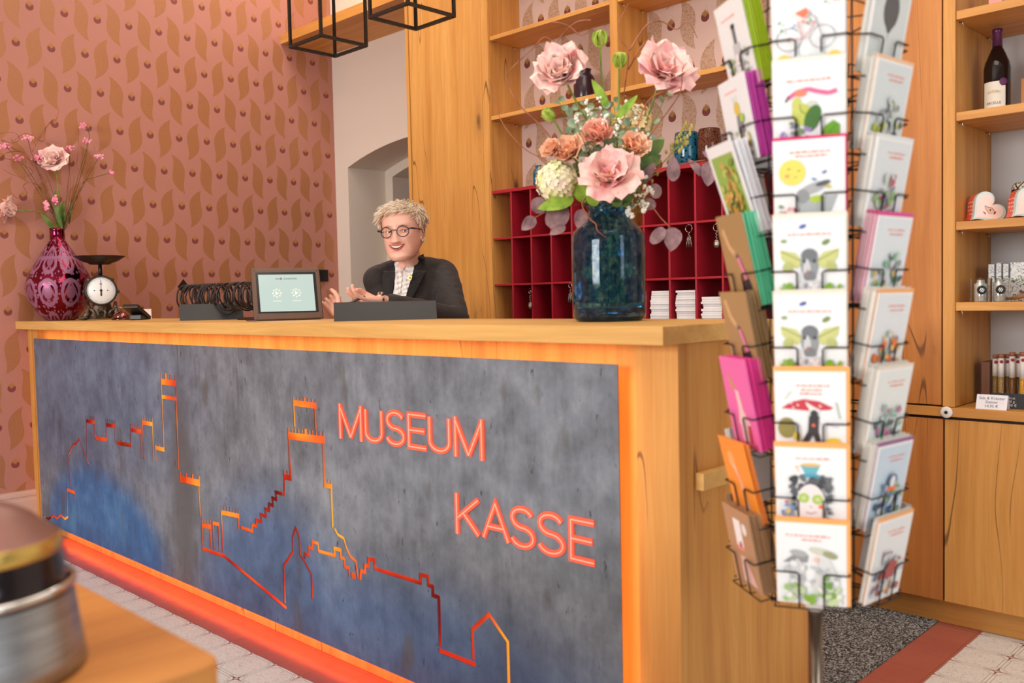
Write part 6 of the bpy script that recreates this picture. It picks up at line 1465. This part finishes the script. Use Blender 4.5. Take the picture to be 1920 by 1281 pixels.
x, y, z = on(1908, 1.62, L1); t = MB(); [t.tube([(-.05+.01*i, .008*sin(i*2), .008), (0+.008*i, .0, .012+.004*i), (.045+.004*i, -.008*cos(i), .022+.006*(i % 3))], [.003, .006, .002], 6) for i in range(6)]; t = t.build('dried_pods', flat(150, 104, 66, .5, .2)); t.location = (x, y, z); tag(t, 'golden brown dried pods lying right of the clear boxes', 'decoration')
# ledge: wooden block, spice tubes, price cards
a, b = on(1843.5, 1.74, LG_), on(1859.5, 1.74, LG_)
W_wal = wood('walnut', srgb(140, 88, 62), srgb(116, 70, 48), srgb(86, 50, 34), axis='z', knots=0, off=4.4, crack=0)
o = BB(-.5*(b[0]-a[0]), .5*(b[0]-a[0]), -.02, .10, .0003, .146, r=.001).build('wooden_end_block', W_wal); o.location = ((a[0]+b[0])/2, 1.74, LG_); tag(o, 'reddish brown wooden block standing at the left of the spice tubes', 'wooden block')
sp_cols = [((150, 122, 70), 'brown seeds'), ((176, 140, 84), 'coarse light spice'), ((130, 92, 56), 'dark grains'), ((126, 84, 44), 'fine brown spice'), ((100, 78, 44), 'dark flakes'), ((226, 160, 40), 'bright yellow powder')]
for i, (px, y_, h_) in enumerate(((1867, 1.725, .172), (1877.5, 1.70, .176), (1888.5, 1.735, .174), (1898.5, 1.69, .184), (1909, 1.725, .176), (1918, 1.67, .186))):
    x, y, z = on(px, y_, LG_); c, nm = sp_cols[i]
    t = thing('spice_tube', 'glass spice tube %s holding %s' % (('leftmost in the row', 'second from the left', 'third from the left, set back', 'fourth from the left, taller', 'fifth from the left, set back', 'rightmost in the row')[i], nm), 'spice tube', (x, y, z), face_cam(x, y))
    n = NB('spice_%d' % i); v = n.voro(n.x, n.y, n.z, 260, 1, out='Color'); n.nt.nodes; f = n.noise(n.x, n.y, n.z, 420, 2)
    M = n.set(color=n.ramp(f, [(.38, tuple(q*.45 for q in srgb(*c))), (.6, srgb(*c))]), rough=.25)
    MB().lathe([(.004, .0005), (.0088, .004), (.0094, .010), (.0094, .108)], 20).build('spice', M, t); MB().lathe([(.0096, .098), (.0096, h_-.014)], 20).build('paper_label', flat(230, 228, 224, .5), t)
    MB().lathe([(.0090, h_-.014), (.0094, h_-.002), (.0086, h_)], 20).build('cork', flat(158, 104, 76, .7), t)
    m = MB(); m.ball((0, 0, 0), .0058, sc=(1, 1, .12), mat=R90); m = m.build('seal', flat(150, 24, 50, .4), t); m.location = (.001, -.0095, h_-.026)
def price(px0, px1, y_, h_, mat, label, lean):
    a, b = on(px0, y_, LG_), on(px1, y_, LG_); w_ = (b[0]-a[0]); t = thing('price_card', label, 'price card', ((a[0]+b[0])/2, y_, LG_+.0003)); M = Matrix.Rotation(RD(lean), 4, 'X')
    BB(-w_/2, w_/2, 0, .0012, .0, h_, r=.0002, mat=M).build('front', mat, t); BB(-w_/2, w_/2, 0, .0012, 0, h_*.99, r=.0002, mat=Matrix.Translation((0, .036, 0)) @ Matrix.Rotation(RD(-lean), 4, 'X')).build('rear', mat, t); return t, M, w_
t, M, w_ = price(1829.5, 1888, 1.560, .050, flat(238, 238, 244, .6), 'small white handwritten price card on the ledge in front of the spice tubes', -19)
ink = flat(110, 112, 130, .6)
for k, (s_, zz) in enumerate((('Salz & Kräuter', .038), ('Steiner', .025), ('14,95 €', .011))): mesh_text(s_, .0135, ink, t, M @ Matrix.Translation((0, -.0004, zz)) @ RX)
t, M, w_ = price(1857, 1960, 1.615, .052, flat(46, 46, 52, .7), 'black chalk price board behind the white card on the ledge', -19)
ch = flat(214, 214, 216, .7)
for s_, xx, zz in (('Brot', -.020, .036), ('100 g', -.022, .024), ('3.90 €', -.018, .011), ('Curry', .040, .038), ('Mango', .042, .025), ('3.90 €', .042, .011)): mesh_text(s_, .0125, ch, t, M @ Matrix.Translation((xx, -.0004, zz)) @ RX)
# ================================================================ foreground table with a metal canister, out of focus
t = thing('side_table', 'oak table top close to the camera at the lower left', 'table', (3.80, -1.80, 0))
bm = bmesh.new(); r_ = .03; x0, x1, y0, y1 = -.56, .51, -.62, .592
pts = [(x0, y0), (x1, y0)]+[(x1-r_+r_*cos(a), y1-r_+r_*sin(a)) for a in [i*pi/12 for i in range(7)]]+[(x0, y1)]
MB().prism([(a, b, .742) for a, b in pts], (0, 0, .038)).build('table_top', W_table, t)
m = bpy.data.objects['table_top'].modifiers.new('bevel', 'BEVEL'); m.width = .004; m.segments = 3
for sx, sy in ((-.50, -.56), (.45, -.56), (.45, .53), (-.50, .53)): BB(sx-.03, sx+.03, sy-.03, sy+.03, .0003, .7415, r=.003).build('leg', W_z, t)
c = at(-80, 600, d=.95); c = (c.x, c.y, .7803)
t = thing('metal_canister', 'blurred round metal canister with domed lid on the foreground table', 'canister', c)
br = NB('brushed_metal'); f = br.noise(br.x*4, br.y*4, br.z*120, 3, 3); brm = br.set(color=br.mix(f, srgb(70, 60, 56), srgb(206, 210, 214)), rough=.32, metal=.9)
MB().lathe([(.100, 0), (.109, .004), (.1075, .018), (.103, .046), (.100, .068), (.0985, .085)], 64, cap1=False).build('body', brm, t)
MB().lathe([(.0988, .085), (.0988, .089), (.092, .092), (.090, .112), (.087, .128)], 64, cap0=False, cap1=False).build('dark_band', flat(44, 36, 38, .15, .6), t)
MB().lathe([(.098, .0885), (.1015, .090), (.1015, .095), (.097, .0965)], 64, cap0=False, cap1=False).build('rim', CHROME, t)
MB().lathe([(.0872, .128), (.0890, .131), (.0885, .143), (.086, .1455)], 64, cap0=False, cap1=False).build('gold_band', flat(206, 176, 96, .25, .9), t)
MB().lathe([(.0855, .145), (.078, .150), (.061, .166), (.0445, .176), (.02, .186), (.008, .188)], 64, cap0=False).build('lid', flat(128, 88, 80, .4, .5), t)
MB().lathe([(.006, .187), (.006, .194), (.013, .199), (.013, .206), (.004, .211)], 24).build('knob', CHROME, t)
aa = atan2(CAM[1]-c[1], CAM[0]-c[0])
m = MB()
for s_ in (-1, 1):
    P = [(q, zz) for q, zz in ((s_*.02, .13), (s_*.10, .118), (s_*.22, .100), (s_*.20, .080), (s_*.08, .074), (0, .092))]
    m.tube(smooth_path([(cos(aa-.35+q)*.101, sin(aa-.35+q)*.101, zz) for q, zz in P], 4), .0032, 8)
m.build('clasp', CHROME, t)
